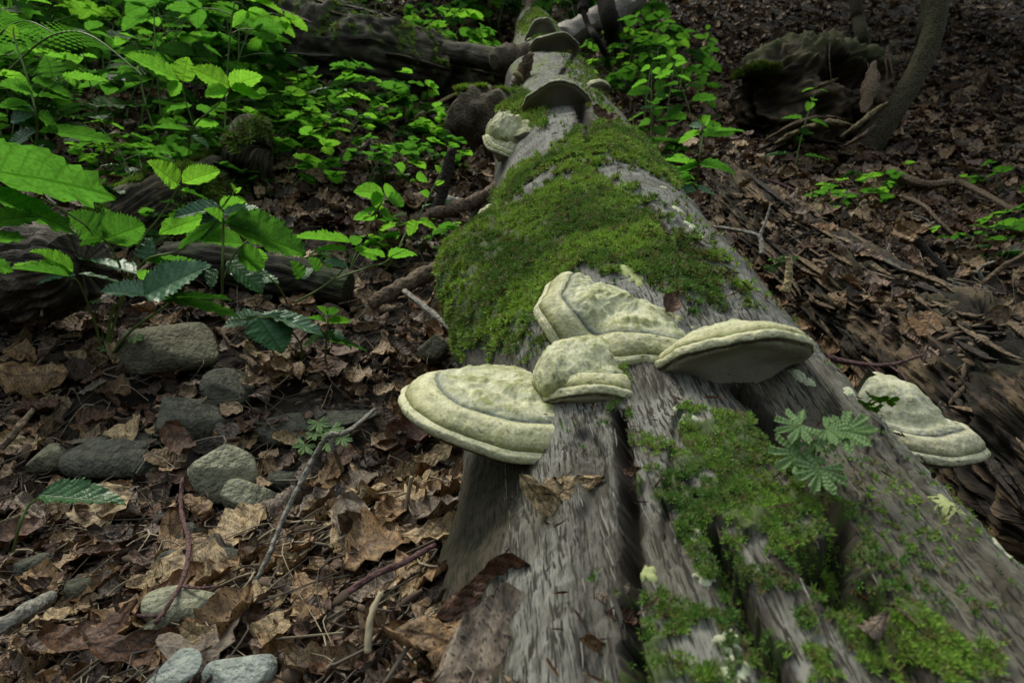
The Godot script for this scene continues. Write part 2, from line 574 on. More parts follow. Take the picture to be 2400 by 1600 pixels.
func log_colour(d: float, th: float, p: Vector3, moss: float) -> Color:
	var n := na.get_noise_3dv(p * 12.0) * 1.6
	var f := nb.get_noise_3dv(p * 55.0)
	var s := nb.get_noise_2d(d * 22.0, th * 70.0)
	var grey := Color(0.165, 0.165, 0.15).lerp(Color(0.09, 0.09, 0.075), sst(-0.2, 0.7, n))
	var pale := Color(0.175, 0.172, 0.152).lerp(Color(0.09, 0.084, 0.066), sst(-0.3, 0.7, n * 0.9))
	pale = pale.lerp(Color(0.05, 0.045, 0.036), clampf(check_at(d, th), 0.0, 1.0) * 0.8)
	var low := 1.0 - sst(0.74, 0.84, d + n * 0.03)
	var c := grey.lerp(pale, low)
	# speckled smooth bark
	if f > 0.33: c = c.lerp(Color(0.05, 0.05, 0.04), 0.55)
	# the flank that faces the litter: darker, brown
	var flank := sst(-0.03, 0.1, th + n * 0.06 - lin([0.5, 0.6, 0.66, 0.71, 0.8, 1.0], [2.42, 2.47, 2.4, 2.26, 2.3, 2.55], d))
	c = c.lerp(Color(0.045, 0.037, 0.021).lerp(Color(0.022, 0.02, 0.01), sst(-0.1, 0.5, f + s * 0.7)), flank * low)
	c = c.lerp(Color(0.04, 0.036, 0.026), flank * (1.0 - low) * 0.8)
	# the other flank: darker scaly bark, olive film low down
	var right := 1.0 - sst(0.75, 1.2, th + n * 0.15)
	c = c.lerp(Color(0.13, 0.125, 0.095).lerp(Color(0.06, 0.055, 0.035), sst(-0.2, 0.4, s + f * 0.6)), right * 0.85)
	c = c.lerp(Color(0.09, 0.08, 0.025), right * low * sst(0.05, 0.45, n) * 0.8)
	# darker brown wood between the wide fungus and the long crack
	var brown_band := low * sst(1.72, 1.5, th + n * 0.08) * 0.0 + low * (1.0 - sst(1.5, 1.66, th + n * 0.1)) * sst(1.0, 1.2, th)
	c = c.lerp(Color(0.06, 0.05, 0.032), brown_band * 0.7)
	# algae higher up
	var up := sst(1.6, 2.6, d)
	c = c.lerp(Color(0.13, 0.17, 0.05), up * sst(-0.1, 0.5, na.get_noise_3dv(p * 7.0 + Vector3(9, 0, 0)) * 1.6) * 0.75)
	var fi := fissure_at(d, th, p)
	c = c.lerp(Color(0.03, 0.024, 0.017), clampf(fi.y, 0.0, 1.0) * 0.94)
	c = c.lerp(Color(0.05, 0.075, 0.018), sst(0.3, 0.8, moss) * 0.9)
	c.a = 1.0
	return c

func sprig_mesh(seed: int) -> ArrayMesh:
	var r := RandomNumberGenerator.new()
	r.seed = seed
	var P := PackedVector3Array()
	var idx := PackedInt32Array()
	for k in 9:
		var a := TAU * k / 9.0 + r.randf_range(-0.4, 0.4)
		var lean := r.randf_range(0.25, 1.1)
		var side := Vector3(-sin(a), 0, cos(a)) * r.randf_range(0.06, 0.11)
		var out := Vector3(cos(a), 0, sin(a))
		var root := out * 0.08
		var mid := out * lean * 0.5 + Vector3(0, r.randf_range(0.35, 0.6), 0)
		var tip := out * lean + Vector3(0, r.randf_range(0.45, 1.0), 0)
		var b := P.size()
		P.append_array([root - side * 0.5, root + side * 0.5, mid - side, mid + side, tip])
		idx.append_array([b, b + 2, b + 1, b + 1, b + 2, b + 3, b + 2, b + 4, b + 3])
	return indexed_mesh(P, idx)

func moss_tint(p: Vector3) -> Color:
	var n := na.get_noise_3dv(p * 8.0 + Vector3(3, 7, 1)) * 1.5
	var f := rng.randf()
	var c := Color(0.075, 0.155, 0.02).lerp(Color(0.21, 0.345, 0.04), sst(-0.3, 0.5, n + (f - 0.5) * 0.7))
	if p.z > -0.72: c = Color(0.06, 0.14, 0.02).lerp(Color(0.18, 0.31, 0.036), sst(-0.2, 0.7, n + (f - 0.5) * 0.7))
	if f < 0.2: c = Color(0.14, 0.125, 0.042)
	return c

func build_log() -> void:
	var o := thing("fallen_tree", "long grey fallen tree trunk with moss and bracket fungi climbing the slope", "fallen tree", Vector3.ZERO)
	# cracks of the weathered lower end, knots, stub swellings
	fissure([Vector2(0.6959, 2.0125), Vector2(0.6500, 2.0246), Vector2(0.6127, 2.0427), Vector2(0.5713, 2.0684), Vector2(0.5333, 2.1002), Vector2(0.5012, 2.1122), Vector2(0.4751, 2.1237)], 0.0065, 0.03)
	fissure([Vector2(0.6897, 2.1638), Vector2(0.6581, 2.1318), Vector2(0.6222, 2.1400), Vector2(0.5912, 2.1834), Vector2(0.5583, 2.1729), Vector2(0.5245, 2.1875), Vector2(0.4868, 2.2199)], 0.0115, 0.009)
	fissure([Vector2(0.7117, 1.5256), Vector2(0.6776, 1.4913), Vector2(0.6436, 1.5021), Vector2(0.6109, 1.5025), Vector2(0.5826, 1.5138), Vector2(0.5540, 1.5320), Vector2(0.5325, 1.5763), Vector2(0.5030, 1.5922), Vector2(0.4660, 1.5945)], 0.009, 0.04)
	fissure([Vector2(0.6707, 1.5063), Vector2(0.6486, 1.5064), Vector2(0.6246, 1.4995)], 0.015, 0.05)
	fissure([Vector2(0.5291, 1.6278), Vector2(0.5182, 1.6214), Vector2(0.5113, 1.6119)], 0.02, 0.06)
	fissure([Vector2(0.5594, 1.8566), Vector2(0.5302, 1.8591), Vector2(0.5029, 1.8552), Vector2(0.4790, 1.8474), Vector2(0.4604, 1.8535)], 0.007, 0.03)
	fissure([Vector2(1.1147, 1.4619), Vector2(1.0323, 1.4438), Vector2(0.9561, 1.4508), Vector2(0.8942, 1.4764)], 0.007, 0.018)
	fissure([Vector2(1.3350, 1.7183), Vector2(1.2552, 1.6465), Vector2(1.1671, 1.5890), Vector2(1.1125, 1.4930)], 0.006, 0.012)
	fissure([Vector2(1.7806, 1.5576), Vector2(1.5606, 1.5994), Vector2(1.4091, 1.6604)], 0.016, 0.03)
	fissure([Vector2(2.2134, 1.6107), Vector2(2.6670, 1.1317), Vector2(2.9536, 0.7484)], 0.012, 0.014)
	fissure([Vector2(0.6787, 1.0526), Vector2(0.6231, 1.1087), Vector2(0.5769, 1.1247), Vector2(0.5290, 1.1515)], 0.005, 0.01)
	fissure([Vector2(0.7021, 1.1848), Vector2(0.6383, 1.1816), Vector2(0.5838, 1.1766), Vector2(0.5289, 1.1943), Vector2(0.5006, 1.2108)], 0.004, 0.008)
	fissure([Vector2(0.6794, 1.8042), Vector2(0.6165, 1.9105), Vector2(0.5644, 1.9834)], 0.0035, 0.006)
	fissure([Vector2(1.3889, 2.6079), Vector2(1.2038, 2.4032), Vector2(1.1218, 2.3606)], 0.01, 0.012)
	BULGE.append([1.14, 2.72, 0.14, 0.36, 0.076])
	BULGE.append([1.95, 2.55, 0.12, 0.4, 0.05])
	BULGE.append([0.62, 2.3, 0.3, 0.25, 0.012])
	BULGE.append([0.62, 1.05, 0.35, 0.22, 0.014])
	BULGE.append([0.58, 2.95, 0.2, 0.4, 0.04])
	BULGE.append([2.7, 2.5, 0.12, 0.5, 0.03])
	moss_patch([Vector2(1.1157, 2.8437), Vector2(1.2292, 2.9059), Vector2(1.3837, 3.0070), Vector2(1.3135, 2.7550), Vector2(1.2403, 2.4027), Vector2(1.2333, 2.1061), Vector2(1.2501, 1.9207), Vector2(1.2782, 1.7498), Vector2(1.2323, 1.5981), Vector2(1.1677, 1.4980), Vector2(1.1147, 1.4619), Vector2(1.0630, 1.4619), Vector2(1.0049, 1.4249), Vector2(0.9807, 1.3040), Vector2(0.9324, 1.2529), Vector2(0.8905, 1.2024), Vector2(0.8525, 1.4078), Vector2(0.8244, 1.5324), Vector2(0.8403, 1.5912), Vector2(0.8818, 1.6013), Vector2(0.8929, 1.6738), Vector2(0.8988, 1.7542), Vector2(0.9120, 1.8524), Vector2(0.9420, 1.9933), Vector2(0.9386, 2.2069), Vector2(0.8965, 2.1813), Vector2(0.8959, 2.2641), Vector2(0.8926, 2.4200), Vector2(0.9306, 2.6491), Vector2(1.0219, 3.0056), Vector2(1.0808, 2.9538), Vector2(1.1048, 2.8931)], 1.0)
	moss_patch([Vector2(1.4862, 2.8600), Vector2(1.4668, 2.4140), Vector2(1.4334, 2.1029), Vector2(1.4144, 1.8939), Vector2(1.5516, 1.7128), Vector2(1.5643, 1.3520), Vector2(1.5833, 0.9201), Vector2(1.4632, 0.8563), Vector2(1.3206, 0.9737), Vector2(1.2884, 1.1516), Vector2(1.3687, 1.2211), Vector2(1.2957, 1.4417), Vector2(1.3800, 1.4875), Vector2(1.3314, 1.7018), Vector2(1.3252, 1.8883), Vector2(1.3510, 2.1197), Vector2(1.3241, 2.3024), Vector2(1.3173, 2.5872)], 0.95)
	moss_patch([Vector2(2.3545, 2.8974), Vector2(2.3624, 2.5533), Vector2(1.9143, 2.0967), Vector2(1.6682, 1.9051), Vector2(1.6628, 2.1157), Vector2(2.3028, 3.0116)], 0.85)
	moss_patch([Vector2(0.6814, 1.7380), Vector2(0.6716, 1.6284), Vector2(0.6442, 1.5587), Vector2(0.6123, 1.5246), Vector2(0.5833, 1.5238), Vector2(0.5467, 1.5504), Vector2(0.5225, 1.5746), Vector2(0.5030, 1.5922), Vector2(0.5253, 1.6317), Vector2(0.5345, 1.6650), Vector2(0.5461, 1.6960), Vector2(0.5508, 1.7547), Vector2(0.5582, 1.7879), Vector2(0.5633, 1.8515), Vector2(0.5828, 1.8739), Vector2(0.5969, 1.9081), Vector2(0.6254, 1.9711), Vector2(0.6337, 1.8908), Vector2(0.6584, 1.8158)], 0.95)
	moss_patch([Vector2(0.5349, 2.0929), Vector2(0.5259, 2.0393), Vector2(0.5122, 2.0085), Vector2(0.4968, 1.9649), Vector2(0.4752, 1.9175), Vector2(0.4628, 1.9188), Vector2(0.4773, 2.1541), Vector2(0.5009, 2.0983), Vector2(0.5208, 2.1153)], 0.9)
	moss_patch([Vector2(0.5350, 1.6311), Vector2(0.5174, 1.5448), Vector2(0.5046, 1.4754), Vector2(0.4923, 1.4139), Vector2(0.4624, 1.4556), Vector2(0.4505, 1.4944), Vector2(0.4512, 1.7068), Vector2(0.4853, 1.6893), Vector2(0.5128, 1.6781)], 0.85)
	moss_patch([Vector2(0.5594, 1.8566), Vector2(0.5532, 1.8076), Vector2(0.5238, 1.8002), Vector2(0.5016, 1.7886), Vector2(0.4829, 1.7855), Vector2(0.4628, 1.7975), Vector2(0.4634, 1.8561), Vector2(0.4862, 1.8630), Vector2(0.5125, 1.8712)], 0.8)
	moss_patch([Vector2(0.6897, 1.2578), Vector2(0.6703, 1.1664), Vector2(0.6484, 1.0053), Vector2(0.5987, 0.9856), Vector2(0.5425, 1.0891), Vector2(0.5116, 1.1600), Vector2(0.5017, 1.2346), Vector2(0.5212, 1.2365), Vector2(0.5529, 1.2628), Vector2(0.5918, 1.3441), Vector2(0.6352, 1.3694)], 0.32, 1.6)
	moss_patch([Vector2(0.6125, 1.4835), Vector2(0.5805, 1.4295), Vector2(0.5471, 1.3956), Vector2(0.5213, 1.3577), Vector2(0.5017, 1.3497), Vector2(0.4991, 1.4431), Vector2(0.5171, 1.5047), Vector2(0.5481, 1.5335)], 0.45, 1.6)
	moss_patch([Vector2(0.7738, 2.0015), Vector2(0.7576, 1.9026), Vector2(0.7406, 1.9208), Vector2(0.7485, 2.0056)], 0.8)
	moss_patch([Vector2(0.7191, 2.1737), Vector2(0.6924, 2.0218), Vector2(0.6533, 2.0540), Vector2(0.6823, 2.1564)], 0.35, 1.5)
	moss_patch([Vector2(0.8940, 2.2946), Vector2(0.8865, 2.0359), Vector2(0.8370, 2.0964), Vector2(0.8425, 2.2922), Vector2(0.8450, 2.4096)], 0.5, 1.5)
	moss_patch([Vector2(4.2092, 2.5942), Vector2(4.6179, 1.5659), Vector2(4.1500, 1.1282), Vector2(3.1326, 1.1969), Vector2(2.8242, 1.8577)], 0.35, 1.6)
	moss_patch([Vector2(2.5519, 1.4743), Vector2(2.7364, 0.7177), Vector2(1.9662, 1.0600), Vector2(1.6125, 1.2170), Vector2(1.6032, 1.4625), Vector2(1.8947, 1.4980)], 0.3, 1.8)
	moss_patch([Vector2(1.2709, 1.0546), Vector2(1.1326, 1.0570), Vector2(1.0248, 1.0565), Vector2(0.9021, 1.0158), Vector2(0.8337, 0.9313), Vector2(0.7878, 0.9860), Vector2(0.7761, 1.1179), Vector2(0.8802, 1.1470), Vector2(1.0046, 1.2138)], 0.16, 1.8)
	# stations: fine where the trunk is near
	var ds := []
	var d := -0.5
	while d < 0.3: ds.append(d); d += 0.03
	while d < 0.4: ds.append(d); d += 0.008
	while d < 0.92: ds.append(d); d += 0.0021
	while d < 1.5: ds.append(d); d += 0.0036
	while d < 5.8: ds.append(d); d += 0.0036 * pow(d / 1.5, 1.4) * 1.6
	ds.append(5.8)
	var ths := []
	var ta := -0.9
	while ta < 4.05: ths.append(ta); ta += 0.0062 if ta > 0.55 and ta < 2.75 else 0.022
	var nt := ths.size()
	var P := PackedVector3Array()
	var C := PackedColorArray()
	var UV := PackedVector2Array()
	for dd in ds:
		for i in nt:
			var th: float = ths[i]
			var p := log_point(dd, th)
			var ms := moss_at(dd, th, p)
			if ms > 0.0:
				p += log_dir(th) * ms * (0.004 + 0.007 * na.get_noise_3dv(p * 45.0))
			P.append(p)
			C.append(log_colour(dd, th, p, ms))
			UV.append(Vector2(th * 0.23, dd * 1.166))
	part("trunk", grid_mesh(P, nt, ds.size(), C, UV, true), M.bark_wood, o)
	# moss: every sprig real
	var bufs := [PackedFloat32Array(), PackedFloat32Array(), PackedFloat32Array()]
	for m in MOSS:
		var q: PackedVector2Array = m[0]
		var box: Rect2 = m[2]
		var dm := clampf(box.get_center().x, 0.5, 2.6)
		var area := box.size.x * 1.166 * box.size.y * 0.22
		var gap := 0.0030 * clampf(dm, 0.72, 2.6)
		var n := int(area / (gap * gap) * minf(1.0, m[1] * 0.9 + 0.1))
		for i in n:
			var sd := rr(box.position.x, box.end.x)
			var sth := rr(box.position.y, box.end.y)
			var bp := log_axis(sd) + log_dir(sth) * lin(LD, LR, sd)
			var den := moss_at(sd, sth, bp)
			if rng.randf() > den * sst(-0.75, -0.1, na.get_noise_3dv(bp * 18.0 + Vector3(5, 5, 5))): continue
			var p := log_point(sd, sth) + log_dir(sth) * den * (0.003 + 0.007 * na.get_noise_3dv(bp * 45.0))
			var up := log_dir(sth) + Vector3(rr(-0.6, 0.6), rr(-0.5, 0.5), rr(-0.2, 0.7))
			var s := gap * rr(1.5, 2.7) * (0.8 if sd < 0.85 else 1.0)
			push(bufs[i % 3], sb(basis_up(up, Vector3(rr(-1, 1), rr(-1, 1), rr(-1, 1))), Vector3.ONE * s), p, moss_tint(p))
	var mo := Node3D.new()
	mo.name = "moss"
	mo.set_meta("kind", "stuff")
	o.add_child(mo, true)
	for k in 3: multi("moss_sprigs", sprig_mesh(60 + k), M.moss, bufs[k], mo)
	# lifted wood fibres, and dark slivers laid in as the shade of fine cracks
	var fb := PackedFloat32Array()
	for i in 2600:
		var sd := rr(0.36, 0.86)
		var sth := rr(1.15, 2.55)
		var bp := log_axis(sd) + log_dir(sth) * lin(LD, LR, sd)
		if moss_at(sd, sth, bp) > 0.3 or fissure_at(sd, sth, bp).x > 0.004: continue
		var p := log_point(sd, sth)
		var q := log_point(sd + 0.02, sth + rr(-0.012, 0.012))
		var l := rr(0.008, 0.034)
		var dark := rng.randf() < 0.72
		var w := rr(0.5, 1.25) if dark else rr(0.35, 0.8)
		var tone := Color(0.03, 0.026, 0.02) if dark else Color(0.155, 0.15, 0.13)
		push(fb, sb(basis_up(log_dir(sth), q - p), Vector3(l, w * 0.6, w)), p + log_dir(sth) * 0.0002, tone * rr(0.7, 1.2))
	var fm := mat("fibre_and_crack_shade", Color(1, 1, 1), 0.9)
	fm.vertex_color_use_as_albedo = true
	multi("fibres_and_crack_shade", tube([Vector3(-0.5, 0, 0), Vector3(-0.2, 0, 0.0004), Vector3(0.2, 0, -0.0004), Vector3(0.5, 0, 0)], [0.0002, 0.0009, 0.0008, 0.0002], 5, 0.0, 3, 2), fm, fb, o)
	# pale lichen crusts
	for l in [[Vector2(0.9104, 1.7648), 0.028, 0], [Vector2(0.8902, 1.7307), 0.02, 0], [Vector2(1.1060, 1.2496), 0.02, 1], [Vector2(1.0594, 1.2287), 0.022, 1], [Vector2(1.0642, 1.3511), 0.012, 1], [Vector2(1.0270, 1.2058), 0.012, 1], [Vector2(0.5753, 1.8974), 0.018, 1], [Vector2(0.5592, 1.8990), 0.013, 1], [Vector2(0.6756, 1.7771), 0.014, 1], [Vector2(0.6884, 1.7920), 0.01, 1], [Vector2(0.7348, 1.2436), 0.015, 1],
			[Vector2(0.7267, 1.2214), 0.009, 1], [Vector2(0.5298, 1.9150), 0.011, 1], [Vector2(0.4915, 1.9127), 0.014, 1], [Vector2(0.4762, 1.9246), 0.014, 1], [Vector2(0.8783, 1.6160), 0.009, 1], [Vector2(0.5942, 1.1021), 0.024, 0], [Vector2(0.7188, 1.0829), 0.012, 1], [Vector2(0.5662, 0.9795), 0.02, 1], [Vector2(0.5412, 2.0469), 0.012, 0], [Vector2(1.2048, 1.2280), 0.012, 1], [Vector2(0.9853, 1.3623), 0.009, 1]]:
		var lp := PackedVector3Array()
		var idx := PackedInt32Array()
		var c: Vector2 = l[0]
		var sz: float = l[1] * 0.62
		var sd := rng.randi() % 1000
		var rings := 4
		var seg := 22
		lp.append(log_point(c.x, c.y) + log_dir(c.y) * 0.002)
		for j in range(1, rings + 1):
			for i in seg:
				var a := TAU * i / seg
				var q := sz * j / rings * (1.0 + 0.75 * nb.get_noise_2d(cos(a) * 14.0 + sd, sin(a) * 14.0))
				var dd := c.x + cos(a) * q / 1.166
				var th := c.y + sin(a) * q * 0.7 / 0.23
				lp.append(log_point(dd, th) + log_dir(th) * (0.002 if j < rings else 0.0002))
				var b := 1 + (j - 1) * seg + i
				var b2 := 1 + (j - 1) * seg + (i + 1) % seg
				if j == 1: idx.append_array([0, b, b2])
				else: idx.append_array([b - seg, b, b2, b - seg, b2, b2 - seg])
		part("lichen_patch", indexed_mesh(lp, idx), M.lichen if l[2] == 0 else M.lichen_white, o)
	# stubs of broken branches
	var a := Vector3(-0.0707, 1.268, -1.98)
	part("branch_stub", tube([Vector3(0.018, 1.224, -2.02), Vector3(-0.0587, 1.249, -2), Vector3(-0.1149, 1.255, -1.98), Vector3(-0.1583, 1.256, -1.97), Vector3(-0.1734, 1.261, -1.97)], [0.1, 0.088, 0.074, 0.06, 0.03], 26, 0.2, 7, 4), M.dark_bark, o)
	part("branch_stub", tube([Vector3(0.0416, 1.7, -2.72), Vector3(-0.0017, 1.709, -2.7), Vector3(-0.0444, 1.704, -2.68), Vector3(-0.0696, 1.692, -2.66)], [0.08, 0.065, 0.055, 0.025], 14, 0.2, 6, 5), M.dark_bark, o)
	part("broken_branch", tube([Vector3(0.0233, 1.449, -2.28), Vector3(0.0344, 1.481, -2.25), Vector3(0.051, 1.512, -2.22), Vector3(0.0645, 1.529, -2.2)], [0.032, 0.024, 0.018, 0.008], 9, 0.25, 5, 6), M.brown_wood, o)
	part("broken_branch", tube([Vector3(0.0347, 1.46, -2.27), Vector3(0.0198, 1.466, -2.22), Vector3(0.0056, 1.464, -2.2)], [0.014, 0.011, 0.006], 7, 0.2, 4, 7), M.pale_wood, o)
	part("broken_tip", tube([Vector3(0.1438, 2.831, -4.9), Vector3(0.1467, 2.972, -5), Vector3(0.1529, 3.118, -5.1), Vector3(0.1658, 3.24, -5.2)], [0.1, 0.075, 0.05, 0.015], 12, 0.25, 6, 8), M.brown_wood, o)

	var sb2 := PackedFloat32Array()
	for i in 700:
		var t := rr(0.1, 0.95)
		var q: Vector3 = catmull([Vector3(0.018, 1.224, -2.02), Vector3(-0.0587, 1.249, -2), Vector3(-0.1149, 1.255, -1.98), Vector3(-0.1583, 1.256, -1.97)], t)
		var dir := Vector3(rr(-0.15, 0.15), 1, rr(-0.9, 0.7)).normalized()
		q += dir * lerpf(0.098, 0.062, t)
		if na.get_noise_3dv(q * 14.0) < -0.05: continue
		push(sb2, sb(basis_up(dir, Vector3(rr(-1, 1), 0, rr(-1, 1))), Vector3.ONE * rr(0.012, 0.02)), q, moss_tint(q))
	multi("moss_sprigs", sprig_mesh(64), M.moss, sb2, o)

# ---------------------------------------------------------------- bracket fungi
# a half-disc shelf: lateral x, up y, outwards z; its profile runs from the crown over the zones to the rim, and below it the pores
func fungus(called: String, label: String, at: Vector3, out: Vector3, up: Vector3, a: float, b: float, h: float, o := {}) -> Node3D:
	var root := thing(called, label, "bracket fungus", at, "bracket fungi on the fallen trunk")
	fungus_lobe(root, Transform3D(), out, up, a, b, h, o)
	return root

func fungus_lobe(root: Node3D, at: Transform3D, out: Vector3, up: Vector3, a: float, b: float, h: float, o := {}) -> void:
	var z := out.normalized()
	var y := (up - z * up.dot(z)).normalized()
	var bs := Basis(y.cross(z), y, z)
	var seed: float = o.get("seed", 1.0)
	var wave: float = o.get("wave", 0.12)
	var hump: float = o.get("hump", 1.0)
	var under: float = o.get("under", 0.8)
	var mott: float = o.get("mottle", 1.0)
	var lump: float = o.get("lump", 0.05)
	var full: float = o.get("full", 0.22)
	var warm: float = o.get("warm", 0.0)
	var dome: float = o.get("dome", 0.0)
	var dent: Array = o.get("dent", [])
	var cream := Color(0.46, 0.455, 0.325)
	var olive := Color(0.235, 0.25, 0.10)
	var yellow := Color(0.43, 0.415, 0.265).lerp(Color(0.34, 0.29, 0.18), warm)
	var pale := Color(0.5, 0.485, 0.34)
	var slate := Color(0.13, 0.145, 0.13)
	var brown := Color(0.045, 0.028, 0.016)
	var pore := Color(0.3, 0.27, 0.21).lerp(Color(0.05, 0.04, 0.024), o.get("dark", 0.0))  # dark option mixes underside shade into the brown pore colour
	var ctl := [[0.0, hump, cream], [0.18, hump * 0.99, cream], [0.36, hump * lerpf(0.9, 0.88, dome), cream], [0.5, lerpf(lerpf(0.74, hump * 0.78, 0.6), hump * 0.70, dome), cream], [0.62, lerpf(0.64, 0.62, dome), cream], [0.70, 0.575, cream.lerp(slate, 0.25)], [0.745, 0.545, cream.lerp(slate, 0.5)], [0.765, 0.515, slate], [0.778, 0.50, slate], [0.79, 0.51, yellow],
		[0.835, 0.495, pale], [0.88, 0.44, yellow.lerp(pale, 0.4)], [0.925, 0.35, yellow], [0.955, 0.25, olive.lerp(brown, 0.3)], [0.961, 0.215, brown.lerp(olive, 0.4)], [0.967, 0.215, pale], [0.985, 0.19, pale], [0.999, 0.16, pale], [1.0, 0.10, pale], [0.992, 0.055, pale.lerp(yellow, 0.5)], [0.98, 0.03, brown], [0.965, 0.0, brown], [0.95, -0.015, pore.lerp(pale, 0.3)]]
	if o.has("plain"):
		ctl = [[0.0, hump, cream], [0.3, hump * 0.97, cream], [0.55, hump * 0.86, cream], [0.78, hump * 0.62, cream], [0.93, hump * 0.32, cream], [1.0, 0.05, cream.lerp(olive, 0.6)], [0.96, -0.15, olive], [0.88, -0.25, olive]]
	var low := [[0.95, -0.015, pore.lerp(pale, 0.3)], [0.92, -0.035, pore.lerp(pale, 0.2)], [0.87, -0.05, pore], [0.75, -0.1 * under, pore], [0.55, -0.28 * under, pore], [0.3, -0.62 * under, pore], [0.0, -1.0 * under, pore.lerp(brown, 0.4)]]
	var nphi := 150
	for half in 2:
		var src: Array = ctl if half == 0 else low
		var per := 5
		var rows := (src.size() - 1) * per + 1
		var P := PackedVector3Array()
		var C := PackedColorArray()
		for j in rows:
			var f := float(j) / per
			var k := mini(int(f), src.size() - 2)
			var u := f - k
			var v0 := Vector2(src[maxi(k - 1, 0)][0], src[maxi(k - 1, 0)][1])
			var v1 := Vector2(src[k][0], src[k][1])
			var v2 := Vector2(src[k + 1][0], src[k + 1][1])
			var v3 := Vector2(src[mini(k + 2, src.size() - 1)][0], src[mini(k + 2, src.size() - 1)][1])
			var v := v1.cubic_interpolate(v2, v0, v3, u)
			var col: Color = (src[k][2] as Color).lerp(src[k + 1][2], u)
			for i in nphi:
				var phi := lerpf(-full, PI + full, float(i) / (nphi - 1))
				if half == 0:
					var wz := 1.3 * nb.get_noise_2d(phi * 2.0 + seed * 5.0, 3.0 + v.x) + 0.6 * nb.get_noise_2d(phi * 8.0 + seed * 9.0, 7.0 + v.x * 3.0)
					f = clampf(float(j) / per + wz * sst(4.0, 7.0, float(j) / per) * (1.0 - sst(13.0, 17.0, float(j) / per)), 0.0, src.size() - 1.0)
					k = mini(int(f), src.size() - 2)
					u = f - k
					v0 = Vector2(src[maxi(k - 1, 0)][0], src[maxi(k - 1, 0)][1])
					v1 = Vector2(src[k][0], src[k][1])
					v2 = Vector2(src[k + 1][0], src[k + 1][1])
					v3 = Vector2(src[mini(k + 2, src.size() - 1)][0], src[mini(k + 2, src.size() - 1)][1])
					v = v1.cubic_interpolate(v2, v0, v3, u)
					col = (src[k][2] as Color).lerp(src[k + 1][2], u)
				var e := 1.0 + 0.05 * nb.get_noise_2d(cos(phi) * 1.5 + seed * 13.0, sin(phi) * 1.5)
				e += 0.008 * na.get_noise_2d(phi * 9.0, seed * 50.0)
				var yy := v.y * h
				var rho := v.x
				for dn in dent:
					var dp: float = (phi - dn[0]) / dn[1]
					var g: float = exp(-dp * dp)
					e -= dn[2] * g * rho
					yy += dn[3] * g * rho * rho * h
				var q := Vector3(a * rho * cos(phi) * e, yy, b * rho * sin(phi) * e)
				q.y += h * wave * rho * rho * (sin(phi * 2.2 + seed * 2.0) + 0.35 * sin(phi * 5.3 + seed))
				if half == 0: q.y += h * 0.018 * sin(rho * 46.0 + 2.0 * nb.get_noise_2d(phi * 3.0, seed)) * sst(0.3, 0.5, rho) * (1.0 - sst(0.72, 0.76, rho))
				# the zones do not run quite parallel
				q.y += h * 0.035 * sin(phi * 3.7 + rho * 7.0 + seed) * sst(0.5, 0.8, rho)
				var nn := na.get_noise_3dv(q * 28.0 + Vector3(seed * 7.0, 0, 0))
				var ff := nb.get_noise_3dv(q * 95.0 + Vector3(0, seed * 7.0, 0))
				if half == 0:
					var amp := lump * (1.0 - (0.0 if o.has("plain") else sst(0.55, 0.78, rho))) + lump * 0.16
					q += Vector3(0.2, 1, 0.3) * (nn * amp * 1.5 + ff * amp * 0.35) * h
					q += Vector3(cos(phi), 0.3, sin(phi)) * ff * 0.0010
				else:
					q.y += nn * 0.03 * h + (ff * 0.01 * h)
				var c := col
				if half == 0:
					var inner := 1.0 - sst(0.66, 0.78, rho)
					var fl := nb.get_noise_3dv(q * 260.0 + Vector3(seed, 0, 0))
					c = c.lerp(olive, clampf(sst(-0.02, 0.6, nn * 0.8 + ff * 0.6 + fl * 0.35) * (0.7 * inner + 0.36) * mott, 0.0, 0.9))
					c = c.lerp(Color(0.52, 0.51, 0.39), inner * sst(0.12, 0.5, -ff - nn * 0.5) * 0.7)
					if fl > 0.3: c = c.lerp(Color(0.09, 0.08, 0.045), (fl - 0.3) * (0.9 + 3.0 * (1.0 - inner) * sst(-0.1, 0.35, nn)))
					var ring := sin(rho * 62.0 + 3.0 * nb.get_noise_2d(phi * 2.5, seed + 4.0) + nn * 1.5)
					c = c * (1.0 + 0.14 * fl + 0.10 * ring * sst(0.3, 0.5, rho))
					if warm > 0.0: c = c.lerp(Color(c.get_luminance() * 1.05, c.get_luminance(), c.get_luminance() * 0.86), warm * 0.7)
				else:
					c = c.lerp(Color(0.2, 0.17, 0.11), sst(0.1, 0.6, nn + ff * 0.3) * 0.45)
				c.a = 1.0
				P.append(at * (bs * q))
				C.append(c)
		part("cap" if half == 0 else "pore_surface", grid_mesh(P, nphi, rows, C, PackedVector2Array()), M.fungus_cap if half == 0 else M.fungus_pores, root)

